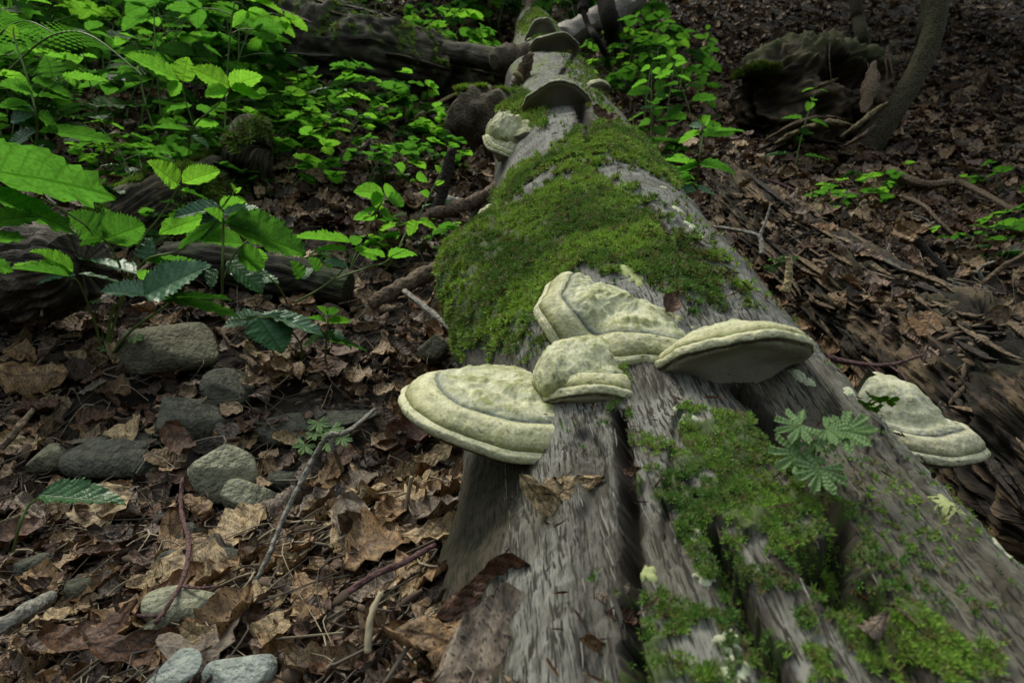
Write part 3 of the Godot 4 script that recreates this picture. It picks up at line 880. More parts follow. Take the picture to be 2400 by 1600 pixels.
func build_fungi() -> void:
	fungus("bracket_fungus", "broad cream bracket fungus jutting from the trunk's shoulder over the leaf litter", Vector3(0.0226, 0.5191, -0.7129), Vector3(-0.84, 0.05, 0.54), Vector3(0.13, 0.94, 0.26), 0.106, 0.15, 0.058, {"seed": 2.0, "hump": 0.82, "wave": 0.05, "full": 0.3, "lump": 0.05})
	var hb := fungus("bracket_fungus", "small humped bracket fungus with a flaring skirt beside the broad one", Vector3(0.0784, 0.5407, -0.6622), Vector3(0.28, 0.12, 0.95), Vector3(0.05, 0.98, -0.1), 0.05, 0.064, 0.046, {"seed": 5.0, "hump": 1.0, "wave": 0.06, "full": 0.4, "lump": 0.06, "under": 0.7})
	fungus_lobe(hb, Transform3D(Basis(), Vector3(-0.012, 0.022, -0.002)), Vector3(0.1, 0.0, 1), Vector3(-0.12, 1, 0.1), 0.046, 0.042, 0.042, {"seed": 6.0, "hump": 1.0, "plain": 1, "mottle": 1.6, "wave": 0.02, "full": 0.6, "lump": 0.06, "under": 0.4})
	fungus("bracket_fungus", "wavy notched bracket fungus just below the moss carpet", Vector3(0.1176, 0.6041, -0.7221), Vector3(-0.36, -0.3, 0.9), Vector3(0.25, 0.82, 0.5), 0.1, 0.085, 0.062, {"seed": 3.0, "hump": 0.78, "wave": 0.14, "full": 0.25, "lump": 0.06, "under": 0.75, "dent": [[1.95, 0.3, 0.2, -0.5], [0.9, 0.4, -0.06, 0.1]]})
	fungus("bracket_fungus", "wide bracket fungus showing a grey pore surface beside the wavy notched one", Vector3(0.2033, 0.5709, -0.6409), Vector3(0.22, 0.36, 0.9), Vector3(-0.06, 0.95, -0.3), 0.072, 0.086, 0.046, {"seed": 7.0, "hump": 0.95, "wave": 0.05, "full": 0.2, "lump": 0.04, "under": 0.75, "mottle": 0.6})
	fungus("bracket_fungus", "whitish bracket fungus on the trunk's far flank facing the rotten log", Vector3(0.343, 0.509, -0.6616), Vector3(0.86, -0.16, 0.42), Vector3(0.1, 0.95, 0.22), 0.056, 0.098, 0.046, {"seed": 9.0, "hump": 1.3, "wave": 0.05, "full": 0.3, "lump": 0.05, "under": 0.6, "mottle": 0.6, "warm": 0.55})
	var c := thing("bracket_fungus", "knobbly fused cluster of three cream bracket fungi halfway up the trunk", "bracket fungus", Vector3(0.0041, 1.07, -1.623), "bracket fungi on the fallen trunk")
	fungus_lobe(c, Transform3D(Basis(), Vector3(-0.02, 0.012, 0.0)), Vector3(-0.5, 0.0, 0.8), Vector3(0.1, 0.9, 0.4), 0.05, 0.05, 0.05, {"seed": 11.0, "hump": 1.2, "plain": 1, "lump": 0.16, "full": 0.6, "under": 0.4})
	fungus_lobe(c, Transform3D(Basis(), Vector3(0.024, 0.002, 0.015)), Vector3(0.3, 0.05, 1), Vector3(0.05, 0.95, -0.05), 0.036, 0.045, 0.036, {"seed": 12.0, "hump": 1.3, "lump": 0.08, "full": 0.5, "under": 0.8})
	fungus_lobe(c, Transform3D(Basis(), Vector3(-0.025, -0.022, 0.015)), Vector3(-0.35, -0.25, 0.9), Vector3(0.45, 0.85, 0.3), 0.058, 0.045, 0.034, {"seed": 13.0, "hump": 1.1, "lump": 0.06, "full": 0.5, "under": 0.8, "wave": 0.2})
	fungus("bracket_fungus", "large dark-bottomed bracket fungus spanning the upper trunk like a shelf", Vector3(0.1151, 1.184, -1.735), Vector3(0.05, 0.3, 0.95), Vector3(0.04, 0.9, -0.42), 0.09, 0.11, 0.036, {"seed": 15.0, "hump": 1.0, "wave": 0.1, "full": 0.2, "under": 0.9, "warm": 0.4, "dark": 0.55})
	fungus("bracket_fungus", "small knob-like bracket fungus on the side of the upper trunk", Vector3(0.2428, 1.33, -2.027), Vector3(0.55, 0.3, 0.78), Vector3(0.0, 1, -0.05), 0.042, 0.06, 0.04, {"seed": 17.0, "hump": 1.1, "full": 0.4, "under": 0.9, "warm": 0.4, "dark": 0.6})
	fungus("bracket_fungus", "wavy brown bracket fungus second from the trunk's broken tip", Vector3(0.1616, 1.713, -2.652), Vector3(0.1, 0.3, 0.95), Vector3(0.06, 0.9, -0.42), 0.1, 0.12, 0.04, {"seed": 19.0, "hump": 1.0, "wave": 0.3, "full": 0.2, "under": 0.9, "warm": 0.8, "dark": 0.6})
	fungus("bracket_fungus", "topmost bracket fungus close under the trunk's broken tip", Vector3(0.1349, 1.986, -3.133), Vector3(0.1, 0.36, 0.92), Vector3(0.02, 0.86, -0.5), 0.075, 0.11, 0.05, {"seed": 21.0, "hump": 1.0, "wave": 0.25, "full": 0.2, "under": 1.0, "warm": 0.9, "dark": 0.6})
	fungus("bracket_fungus", "thin white bracket fungus seen edge-on at the moss carpet's side", Vector3(-0.0451, 0.842, -1.36), Vector3(-0.9, 0.0, 0.45), Vector3(0.3, 0.9, 0.2), 0.035, 0.022, 0.03, {"seed": 23.0, "hump": 1.0, "full": 0.4})
	fungus("bracket_fungus", "tiny bark-like bracket fungus below the topmost one", Vector3(0.087, 1.963, -3.095), Vector3(-0.1, 0, 1), Vector3(0, 1, -0.1), 0.022, 0.02, 0.014, {"seed": 25.0, "hump": 1.0, "warm": 1.0})

# ---------------------------------------------------------------- ground, litter, stones
func build_ground() -> void:
	var xs := []
	var zs := []
	var x := -17.0
	while x < 17.0:
		xs.append(x)
		x += 0.028 + 0.05 * maxf(0.0, absf(x - 0.1) - 1.0)
	var d := -4.5
	while d < 16.0:
		zs.append(-d)
		d += 0.024 + 0.035 * maxf(0.0, absf(d - 1.2) - 1.0)
	var P := PackedVector3Array()
	for z in zs:
		for xx in xs:
			var y := ground(xx, z) + 0.018 * na.get_noise_2d(xx * 9.0, z * 9.0) + 0.01 * nb.get_noise_2d(xx * 30.0, z * 30.0) - 0.012
			P.append(Vector3(xx, y, z))
	var g := part("ground", grid_mesh(P, xs.size(), zs.size()), M.soil, self)
	tag(g, "dark soil of the forest slope under the leaf litter", "ground", "", "structure")

func on_stone(p: Vector3) -> bool:
	for s in STONES:
		if Vector2(p.x - s[0].x, p.z - s[0].z).length() < s[1]: return rng.randf() < 0.88
	return false

func dry_tone() -> Color:
	var k := rng.randf()
	var c := Color(0.23, 0.155, 0.085)
	if k < 0.14: c = Color(0.115, 0.06, 0.034)
	elif k < 0.36: c = Color(0.36, 0.26, 0.165)
	elif k < 0.54: c = Color(0.055, 0.038, 0.027)
	elif k < 0.72: c = Color(0.21, 0.15, 0.12)
	elif k < 0.82: c = Color(0.17, 0.095, 0.04)
	return c * rr(0.55, 1.3)

func litter_point() -> Vector3:
	var d := 0.3 * pow(9.0 / 0.3, rng.randf())
	var x := rr(-0.95, 0.95) * d
	return Vector3(x, ground(x, -d), -d)

# a place on the rotten log's upper side
func log_litter() -> Vector3:
	var p := p_rot(rng.randf())
	return p + Vector3(rr(-0.13, 0.1), 0.05 + rr(0.0, 0.08), rr(-0.05, 0.05))

func p_rot(t: float) -> Vector3:
	return catmull([Vector3(0.7741, 1.266, -2.616), Vector3(0.7444, 1.084, -2.271), Vector3(0.7617, 0.8192, -1.772), Vector3(0.7835, 0.6554, -1.473), Vector3(0.8038, 0.5662, -1.294), Vector3(0.8043, 0.4848, -1.122)], t)

func build_litter() -> void:
	var root := Node3D.new()
	root.name = "leaf_litter"
	add_child(root)
	tag(root, "carpet of brown dead leaves covering the forest slope", "leaf litter", "", "stuff")
	var bufs := []
	for k in DRY.size(): bufs.append(PackedFloat32Array())
	for i in 50000:
		var p := litter_point()
		if i >= 35820 and i < 36000: p = log_litter()
		if i >= 36000:
			p.x = rr(0.85, 2.1) * -p.z * (1.0 if i % 2 == 0 else -1.0)
			p.y = ground(p.x, p.z)
		if i >= 15000 and i < 35820:
			var fd := 1.9 * pow(13.0 / 1.9, rng.randf())
			p = Vector3(rr(-0.9, 0.95) * fd, 0, -fd)
			p.y = ground(p.x, p.z)
		if -p.z < 2.0 and on_stone(p): continue
		var n := ground_normal(p.x, p.z)
		var up := n + Vector3(rr(-1, 1), rr(-1, 1), rr(-1, 1)) * rr(0.1, 1.0)
		var s := rr(0.034, 0.074) * (0.85 if rng.randf() < 0.3 else 1.0) * clampf(0.75 - p.z * 0.22, 1.0, 1.7)
		p += n * rr(-0.004, 0.028)
		var c := dry_tone()
		push(bufs[rng.randi() % DRY.size()], sb(basis_up(up, Vector3(rr(-1, 1), 0, rr(-1, 1))), Vector3(s, s * rr(0.7, 1.3), s * rr(0.8, 1.2))), p, c)
	for k in DRY.size(): multi("dead_leaves", DRY[k], M.dry_any, bufs[k], root)
	# crumbs of bark, husk and stalk between the leaves
	var cr := Node3D.new()
	cr.name = "woody_debris"
	add_child(cr)
	tag(cr, "crumbs of twig and bark scattered through the litter", "debris", "", "stuff")
	var tb := PackedFloat32Array()
	var hb := PackedFloat32Array()
	for i in 13000:
		var p := litter_point()
		var n := ground_normal(p.x, p.z)
		p += n * rr(0.0, 0.03)
		var g := rr(0.5, 1.2)
		if i % 2 == 0: push(tb, sb(basis_up(n + Vector3(rr(-1, 1), rr(-1, 1), rr(-1, 1)) * 0.35, Vector3(rr(-1, 1), 0, rr(-1, 1))), Vector3(rr(0.03, 0.12), rr(0.7, 1.4), rr(0.7, 1.4))), p, Color(0.1, 0.08, 0.06) * g if rng.randf() < 0.7 else Color(0.3, 0.25, 0.17) * g)
		else: push(hb, sb(basis_up(Vector3(rr(-1, 1), rr(0.2, 1), rr(-1, 1)), Vector3(rr(-1, 1), 0, rr(-1, 1))), Vector3.ONE * rr(0.006, 0.016)), p, Color(0.09, 0.06, 0.04) * g)
	for i in 1700:
		var t := rr(0.15, 1.0)
		var q := p_rot(t)
		var a := rr(-0.6, 2.4)
		var dir := Vector3(-0.85 * cos(a), sin(a), 0.5 * cos(a)).normalized()
		push(hb, sb(basis_up(dir + Vector3(rr(-0.5, 0.5), rr(-0.5, 0.5), rr(-0.5, 0.5)), Vector3(0.5, -0.3, 0.8) + Vector3(rr(-1, 1), rr(-1, 1), rr(-1, 1)) * 0.9), Vector3(rr(0.7, 2.4), rr(0.8, 1.6), 1) * rr(0.005, 0.011)), q + dir * (lerpf(0.075, 0.128, t) + rr(-0.004, 0.008)), [Color(0.02, 0.015, 0.011), Color(0.07, 0.048, 0.028), Color(0.13, 0.095, 0.06)][rng.randi() % 3] * rr(0.7, 1.2))
	var plain := mat("crumb", Color(1, 1, 1), 0.85)
	plain.vertex_color_use_as_albedo = true
	multi("twig_crumbs", tube([Vector3(-0.5, 0, 0), Vector3(-0.1, 0.004, 0.05), Vector3(0.5, 0, -0.03)], [0.0013, 0.0011, 0.0007], 5, 0.2, 4, 3), plain, tb, cr)
	multi("bark_crumbs", rock_mesh(77, Vector3(1, 0.3, 0.6), 7, 9, 6), plain, hb, cr)
	# the leaves that show largest, each its own
	var forms := ["curled", "flat", "folded", "ragged", "arched", "rolled", "crumpled", "wavy"]
	var tones := [["dry_tan", "tan"], ["dry_rust", "rust-brown"], ["dry_straw", "straw-pale"], ["dry_dark", "dark brown"], ["dry_grey", "grey-brown"], ["dry_orange", "orange-brown"], ["dry_tan", "tan"], ["dry_straw", "straw-pale"]]
	var made := 0
	var tries := 0
	while made < 230 and tries < 6000:
		tries += 1
		var d := 0.62 * pow(1.75 / 0.62, rng.randf())
		var x := rr(-0.72, 0.72) * d
		var z := -d
		var p := Vector3(x, ground(x, z), z)
		# only what lies in view beside the trunk
		var v := (p - CAM) / d
		if v.y < -0.5 or v.y > 0.2 or absf(v.x) > 0.73: continue
		if absf(x - log_axis(d).x) < lin(LD, LR, d) * 0.95: continue
		if x > 0.2 and d < 0.9: continue
		if on_stone(p): continue
		var k := rng.randi() % DRY.size()
		var t := rng.randi() % tones.size()
		if v.x > -0.46 and v.x < 0.03 and v.y < -0.2: t = [0, 2, 2, 6, 4, 7][rng.randi() % 6]
		var n := ground_normal(x, z)
		var up := n + Vector3(rr(-0.5, 0.5), rr(-0.2, 0.3), rr(-0.2, 0.9)) * 0.6
		var s := rr(0.042, 0.085) * (1.15 if v.y < -0.25 else 1.0)
		var label := place_words("%s %s dead leaf" % [tones[t][1], forms[k]], p)
		if label == "": continue
		var o := part("dead_leaf", DRY[k], M[tones[t][0]], self, Transform3D(sb(basis_up(up, Vector3(rr(-1, 1), 0, rr(-1, 1))), Vector3(s, s, s * rr(0.85, 1.2))), p + n * rr(0.018, 0.042)))
		tag(o, label, "dead leaf", "dead leaves lying uppermost in the litter")
		made += 1

# words that place a thing by the nearest landmark; empty when they are taken already
func place_words(what: String, p: Vector3) -> String:
	var best := ""
	var bd := 1e9
	var bp := Vector3.ZERO
	for l in LANDMARKS:
		var e: float = p.distance_to(l[1])
		if e < bd:
			bd = e
			best = l[0]
			bp = l[1]
	var v := p - bp
	var rel := "close beside"
	if bd > 0.05:
		if absf(v.x) > absf(v.z): rel = "right of" if v.x > 0.0 else "left of"
		else: rel = "uphill of" if v.z < 0.0 else "downhill of"
		if bd > 0.22: rel = "further " + rel
	var s := "%s %s %s" % [what, rel, best]
	if used_labels.has(s): return ""
	used_labels[s] = true
	return s

func stone(label: String, at: Vector3, size: Vector3, turn: Vector3, material: String, seed: int, planes := 9, rough := 0.05) -> Node3D:
	var o := MeshInstance3D.new()
	o.name = "stone"
	size *= -at.z / 1568.0 * 1.12
	o.mesh = rock_mesh(seed, size, planes, 44, 30, rough)
	o.material_override = M[material]
	add_child(o, true)
	STONES.append([at, size.x * 0.85])
	o.position = at
	o.rotation = turn
	tag(o, label, "stone", "stones half sunk in the leaf litter")
	return o

func build_stones() -> void:
	stone("large rounded grey stone under the bramble leaves", Vector3(-0.681, 0.5859, -1.385), Vector3(118, 62, 90), Vector3(0.1, 0.2, 0.12), "stone_grey", 11, 7, 0.03)
	stone("pale olive angular stone with a notched edge, brightest in the litter", Vector3(-0.4477, 0.3912, -1.07), Vector3(80, 62, 60), Vector3(0.65, -0.5, -0.55), "stone_pale", 23, 9, 0.045)
	stone("lower lobe of pale olive rock leaning on the notched angular stone", Vector3(-0.3929, 0.3607, -1.025), Vector3(80, 52, 50), Vector3(0.5, 0.3, -0.35), "stone_pale", 29, 9, 0.04)
	stone("thin flat slate slab uphill of the pale olive stone", Vector3(-0.668, 0.4278, -1.169), Vector3(98, 20, 60), Vector3(0.15, 0.1, -0.02), "stone_slate", 31, 10, 0.02)
	stone("thick dark slate block beneath the thin flat slab", Vector3(-0.6528, 0.4, -1.136), Vector3(118, 42, 60), Vector3(0.3, 0.1, -0.03), "stone_slate", 37, 10, 0.03)
	stone("dark grey stone with a white leaf scrap on its uphill side", Vector3(-0.5747, 0.4567, -1.208), Vector3(88, 55, 60), Vector3(0.3, 0.2, -0.25), "stone_slate", 41, 8, 0.05)
	stone("dark wedge of slate between the big rounded stone and the trunk", Vector3(-0.5311, 0.5046, -1.289), Vector3(62, 40, 70), Vector3(0.45, 0.5, -0.2), "stone_slate", 43, 9, 0.03)
	stone("long black slate edge sunk above the crooked grey stick", Vector3(-0.3565, 0.4585, -1.226), Vector3(135, 20, 50), Vector3(0.2, 0.05, 0.1), "stone_slate", 47, 9, 0.03)
	stone("upright grey slate shard leaning against the trunk's mossy swelling", Vector3(-0.1658, 0.5853, -1.436), Vector3(30, 46, 25), Vector3(0.3, 0.4, -0.55), "stone_grey", 53, 8, 0.03)
	stone("flat greenish stone under the lower end of the red twig", Vector3(-0.3392, 0.3244, -0.713), Vector3(98, 36, 50), Vector3(0.3, 0.2, -0.08), "stone_pale", 59, 8, 0.03)
	stone("small dark stone tucked beside the flat greenish one", Vector3(-0.2917, 0.3303, -0.692), Vector3(52, 24, 40), Vector3(0.3, 0.0, 0.1), "stone_slate", 61, 8, 0.03)
	stone("dark flat slab behind the pale striped dead leaf", Vector3(-0.3817, 0.3225, -0.86), Vector3(112, 22, 40), Vector3(0.35, 0.05, -0.08), "stone_slate", 67, 8, 0.03)
	stone("tilted grey slate sliver pointing at the flat greenish stone", Vector3(-0.362, 0.3107, -0.671), Vector3(78, 15, 30), Vector3(0.5, 0.0, 0.65), "stone_grey", 71, 8, 0.02)
	stone("light grey flake of slate at the picture's lower edge", Vector3(-0.2939, 0.3155, -0.59), Vector3(75, 22, 45), Vector3(0.6, 0.0, 0.45), "stone_light", 73, 8, 0.02)
	stone("smooth light stone next to the light slate flake", Vector3(-0.2314, 0.3191, -0.575), Vector3(82, 42, 55), Vector3(0.3, 0.0, 0.2), "stone_light", 79, 6, 0.02)
	stone("small rounded dark pebble below the blue-green leaf", Vector3(-0.464, 0.325, -0.956), Vector3(38, 28, 30), Vector3(0.2, 0.4, 0.5), "stone_slate", 83, 7, 0.03)
	stone("small cubic grey stone downhill of the bluish lone leaf", Vector3(-0.5177, 0.3058, -0.815), Vector3(27, 24, 24), Vector3(0.2, 0.5, 0.1), "stone_grey", 89, 8, 0.03)
	stone("dark egg-shaped pebble by the frame edge", Vector3(-0.6087, 0.316, -0.863), Vector3(42, 25, 30), Vector3(0.1, 0.2, 0.3), "stone_slate", 97, 6, 0.03)
	stone("grey stone among crisp leaves near the thin slate slab", Vector3(-0.7693, 0.4027, -1.121), Vector3(48, 36, 40), Vector3(0.2, 0.4, 0.3), "stone_grey", 101, 8, 0.04)
	stone("dark pebble between the notched stone and the grey stick", Vector3(-0.3575, 0.3832, -1.076), Vector3(38, 22, 30), Vector3(0.2, 0.2, 0.0), "stone_slate", 103, 7, 0.03)
	stone("pale pebble in the litter near the mossy old log", Vector3(-0.2243, 1.919, -3.482), Vector3(18, 12, 15), Vector3(0.2, 0.2, 0.0), "stone_light", 107, 7, 0.03)
	stone("buried slate rib uphill of the crooked grey stick", Vector3(-0.4037, 0.4373, -1.181), Vector3(62, 18, 35), Vector3(0.3, 0.1, -0.1), "stone_slate", 109, 8, 0.03)

# ---------------------------------------------------------------- sticks, roots, old wood
func stick(label: String, path: Array, radii: Array, material := "brown_wood", group := "twigs and fallen branches", category := "twig", seed := 1, called := "twig") -> MeshInstance3D:
	var at: Vector3 = path[0]
	var q := []
	for p in path: q.append(p - at)
	var o := part(called, tube(q, radii, 9, 0.22, 7, seed), M[material], self, Transform3D(Basis(), at))
	tag(o, label, category, group)
	return o

func side_twig(o: MeshInstance3D, path: Array, radii: Array, material := "brown_wood") -> void:
	var q := []
	for p in path: q.append(p - o.position)
	part("side_shoot", tube(q, radii, 6, 0.15, 5, 3), M[material], o)

func build_sticks() -> void:
	var o := stick("reddish forked twig running downhill past the pale olive stone", [Vector3(-0.481, 0.3995, -0.995), Vector3(-0.4625, 0.3654, -0.953), Vector3(-0.4109, 0.3482, -0.866), Vector3(-0.3745, 0.3417, -0.785), Vector3(-0.3462, 0.3414, -0.704), Vector3(-0.336, 0.3347, -0.644)], [0.0026, 0.0028, 0.003, 0.0026, 0.0022, 0.002], "red_bark", "twigs and fallen branches", "twig", 2)
	side_twig(o, [Vector3(-0.4002, 0.3426, -0.848), Vector3(-0.4271, 0.3353, -0.863), Vector3(-0.4472, 0.3314, -0.881)], [0.002, 0.0012], "red_bark")
	side_twig(o, [Vector3(-0.3467, 0.3428, -0.719), Vector3(-0.3242, 0.3437, -0.71), Vector3(-0.3074, 0.3449, -0.713)], [0.002, 0.0012], "red_bark")
	side_twig(o, [Vector3(-0.3351, 0.3373, -0.656), Vector3(-0.3653, 0.3276, -0.677), Vector3(-0.4052, 0.3176, -0.713)], [0.002, 0.0012], "red_bark")
	o = stick("long crooked grey stick standing in the leaves beside the pale olive stone", [Vector3(-0.2235, 0.4897, -1.109), Vector3(-0.171, 0.5063, -0.713), Vector3(-0.2051, 0.4936, -0.755), Vector3(-0.2283, 0.4532, -0.752), Vector3(-0.2442, 0.4115, -0.728), Vector3(-0.2541, 0.3728, -0.704), Vector3(-0.2754, 0.3335, -0.701)], [0.0026, 0.0028, 0.0032, 0.003, 0.0028, 0.0026, 0.0022], "grey_bark", "twigs and fallen branches", "stick", 3, "stick")
	side_twig(o, [Vector3(-0.2001, 0.4944, -0.749), Vector3(-0.1947, 0.4772, -0.752), Vector3(-0.2107, 0.4405, -0.845)], [0.0032, 0.0025], "grey_bark")
	o = stick("thick root-like branch reaching down from the trunk's mossy swelling", [Vector3(-0.0404, 0.8222, -1.32), Vector3(-0.0589, 0.7816, -1.3), Vector3(-0.1102, 0.749, -1.27), Vector3(-0.1562, 0.7228, -1.25), Vector3(-0.207, 0.6926, -1.22), Vector3(-0.2495, 0.6643, -1.2)], [0.011, 0.013, 0.015, 0.016, 0.015, 0.012], "brown_wood", "twigs and fallen branches", "branch", 4, "fallen_branch")
	stick("thin grey twig hanging over the dark hollow below the mossy swelling", [Vector3(-0.1898, 0.6888, -1.2), Vector3(-0.1474, 0.6579, -1.15), Vector3(-0.1129, 0.6323, -1.1), Vector3(-0.083, 0.606, -1.05)], [0.005, 0.0055, 0.0045, 0.002], "grey_bark", "twigs and fallen branches", "twig", 5)
	stick("curved fallen branch lying below the trunk's upper stub", [Vector3(-0.03, 0.99, -1.68), Vector3(-0.0589, 0.9567, -1.65), Vector3(-0.1198, 0.9192, -1.62), Vector3(-0.1925, 0.8942, -1.58)], [0.012, 0.015, 0.017, 0.012], "brown_wood", "twigs and fallen branches", "branch", 6, "fallen_branch")
	stick("short pale birch-like piece of branch above the curved one", [Vector3(-0.2329, 1.039, -2.075), Vector3(-0.1847, 1.022, -2.054), Vector3(-0.1513, 1.023, -2.081)], [0.014, 0.015, 0.012], "pale_bark", "twigs and fallen branches", "branch", 7, "fallen_branch")
	stick("dark dead stem standing upright between the litter and the trunk", [Vector3(-0.1818, 0.8934, -1.62), Vector3(-0.1592, 0.9714, -1.6), Vector3(-0.137, 1.047, -1.58)], [0.016, 0.014, 0.011], "black_rot", "twigs and fallen branches", "stick", 8, "stick")
	stick("pale straight stick leaning uphill under the mossy old log", [Vector3(-0.383, 1.444, -2.6), Vector3(-0.3114, 1.562, -2.774), Vector3(-0.218, 1.737, -3.08)], [0.008, 0.008, 0.006], "pale_wood", "twigs and fallen branches", "stick", 9, "stick")
	stick("second pale stick lying lower below the leaning straight one", [Vector3(-0.3223, 1.491, -2.717), Vector3(-0.2494, 1.57, -2.876), Vector3(-0.1854, 1.641, -3.029)], [0.007, 0.008, 0.006], "grey_bark", "twigs and fallen branches", "stick", 10, "stick")
	stick("short white stick end poking up near the trunk's upper stub", [Vector3(-0.1416, 1.81, -3.365), Vector3(-0.1303, 1.837, -3.35), Vector3(-0.1367, 1.869, -3.35)], [0.009, 0.009, 0.008], "pale_bark", "twigs and fallen branches", "stick", 11, "stick")
	stick("thin straw-coloured stalk lying in the shade by the mossy stub", [Vector3(-1.118, 1.328, -2.288), Vector3(-1.044, 1.303, -2.255), Vector3(-0.9409, 1.287, -2.249)], [0.005, 0.005, 0.004], "straw", "twigs and fallen branches", "stalk", 12, "stalk")
	stick("fine straw stalk slanting through the leaves above the mossy stub", [Vector3(-0.878, 1.444, -2.411), Vector3(-0.7934, 1.361, -2.321), Vector3(-0.7253, 1.294, -2.27)], [0.004, 0.004, 0.003], "straw", "twigs and fallen branches", "stalk", 13, "stalk")
	stick("thin straw stem standing before the dark bark log", [Vector3(-0.8962, 0.7318, -1.3), Vector3(-0.8946, 0.6862, -1.3), Vector3(-0.8962, 0.6489, -1.3)], [0.003, 0.003, 0.0025], "straw", "twigs and fallen branches", "stalk", 14, "stalk")
	stick("pale stub of broken stick upright before the rotten log", [Vector3(0.5198, 0.6929, -1.3), Vector3(0.5273, 0.7194, -1.3), Vector3(0.5273, 0.7608, -1.3)], [0.009, 0.007, 0.006], "pale_wood", "twigs and fallen branches", "stick", 15, "stick")
	o = stick("looping thin twig crossing from trunk to rotten log above the whitish fungus", [Vector3(0.4647, 0.596, -1.05), Vector3(0.4882, 0.5759, -1.05), Vector3(0.525, 0.5672, -1.05), Vector3(0.5951, 0.5628, -1.08), Vector3(0.6743, 0.5779, -1.12)], [0.005, 0.0045, 0.004, 0.003, 0.002], "red_bark", "twigs and fallen branches", "twig", 16)
	side_twig(o, [Vector3(0.4848, 0.5772, -1.05), Vector3(0.4905, 0.5376, -1.02), Vector3(0.5159, 0.5005, -1), Vector3(0.5212, 0.4744, -0.98)], [0.0025, 0.0018], "red_bark")
	side_twig(o, [Vector3(0.5503, 0.5648, -1.06), Vector3(0.592, 0.5357, -1.05), Vector3(0.6388, 0.5056, -1.05)], [0.0025, 0.0015], "red_bark")
	side_twig(o, [Vector3(0.5951, 0.5628, -1.08), Vector3(0.6111, 0.5419, -1.06), Vector3(0.6188, 0.5056, -1.05)], [0.0022, 0.0015], "red_bark")
	o = stick("bare forked twig sticking up beside the trunk near the rotten log's far end", [Vector3(0.4587, 0.861, -1.55), Vector3(0.508, 0.8462, -1.52), Vector3(0.5443, 0.8286, -1.5), Vector3(0.5418, 0.7878, -1.48)], [0.003, 0.004, 0.005, 0.006], "grey_bark", "twigs and fallen branches", "twig", 17)
	side_twig(o, [Vector3(0.5443, 0.8286, -1.5), Vector3(0.5606, 0.8717, -1.5), Vector3(0.5682, 0.9004, -1.5)], [0.004, 0.002], "grey_bark")
	o = stick("dark upturned root stub carrying a curled tan leaf", [Vector3(1.126, 0.7328, -1.75), Vector3(1.098, 0.783, -1.75), Vector3(1.059, 0.8333, -1.75), Vector3(1.037, 0.8634, -1.75)], [0.014, 0.014, 0.012, 0.012], "black_rot", "twigs and fallen branches", "branch", 18, "fallen_branch")
	stick("weathered grey splinter standing on the rotten log", [Vector3(0.8244, 0.7275, -1.55), Vector3(0.8442, 0.7671, -1.55), Vector3(0.859, 0.8214, -1.55)], [0.011, 0.009, 0.003], "grey_bark", "twigs and fallen branches", "stick", 19, "stick")
	stick("pale arched twig standing behind the rotten log", [Vector3(1.108, 0.6704, -1.6), Vector3(1.125, 0.7281, -1.62), Vector3(1.11, 0.7694, -1.62), Vector3(1.132, 0.7878, -1.6)], [0.006, 0.005, 0.004, 0.003], "grey_bark", "twigs and fallen branches", "twig", 20)
	stick("straight thin branch slanting up to the frame's edge behind the rotten log", [Vector3(1.106, 0.7367, -1.6), Vector3(1.143, 0.7753, -1.58), Vector3(1.19, 0.8115, -1.55)], [0.006, 0.006, 0.005], "brown_wood", "twigs and fallen branches", "branch", 21, "fallen_branch")
	stick("long dark winding root on the bare slope below the leaning tree", [Vector3(1.307, 1.196, -2.372), Vector3(1.323, 1.147, -2.294), Vector3(1.376, 1.118, -2.261), Vector3(1.484, 1.128, -2.273), Vector3(1.507, 1.071, -2.18), Vector3(1.514, 0.9823, -2.039)], [0.02, 0.018, 0.014, 0.012, 0.01, 0.008], "brown_wood", "twigs and fallen branches", "root", 22, "root")
	stick("thin stem bending over the green patch on the bare slope", [Vector3(1.275, 1.077, -2.237), Vector3(1.202, 0.9999, -1.997), Vector3(1.199, 0.9338, -1.91), Vector3(1.23, 0.8651, -1.856)], [0.006, 0.006, 0.005, 0.004], "brown_wood", "twigs and fallen branches", "twig", 23)
	stick("white-barked branch passing underneath the whitish fungus", [Vector3(0.6411, 0.3509, -1.082), Vector3(0.6873, 0.369, -1.118), Vector3(0.7352, 0.388, -1.154), Vector3(0.7713, 0.4072, -1.181)], [0.009, 0.01, 0.01, 0.009], "pale_bark", "twigs and fallen branches", "branch", 24, "fallen_branch")
	stick("violet-grey twig hanging below the broad cream fungus", [Vector3(0.0442, 0.4933, -0.68), Vector3(0.048, 0.4754, -0.66), Vector3(0.0498, 0.4506, -0.64)], [0.003, 0.003, 0.0022], "red_bark", "twigs and fallen branches", "twig", 25)
	stick("thin purple twig lying on the heaped leaves at the trunk's foot", [Vector3(-0.1436, 0.38, -0.599), Vector3(-0.1213, 0.3942, -0.602), Vector3(-0.093, 0.4086, -0.593), Vector3(-0.0682, 0.4193, -0.608)], [0.003, 0.003, 0.0028, 0.002], "red_bark", "twigs and fallen branches", "twig", 26)
	stick("grey stick lying across the lower corner of the litter", [Vector3(-0.521, 0.3099, -0.683), Vector3(-0.5056, 0.3189, -0.704), Vector3(-0.5088, 0.319, -0.752)], [0.008, 0.008, 0.007], "grey_bark", "twigs and fallen branches", "stick", 27, "stick")
	stick("thin pale stalk rising from heaped leaves at the trunk's foot", [Vector3(-0.1087, 0.3648, -0.515), Vector3(-0.1089, 0.3875, -0.524), Vector3(-0.1029, 0.4031, -0.536)], [0.003, 0.0025, 0.002], "straw", "twigs and fallen branches", "stalk", 28, "stalk")
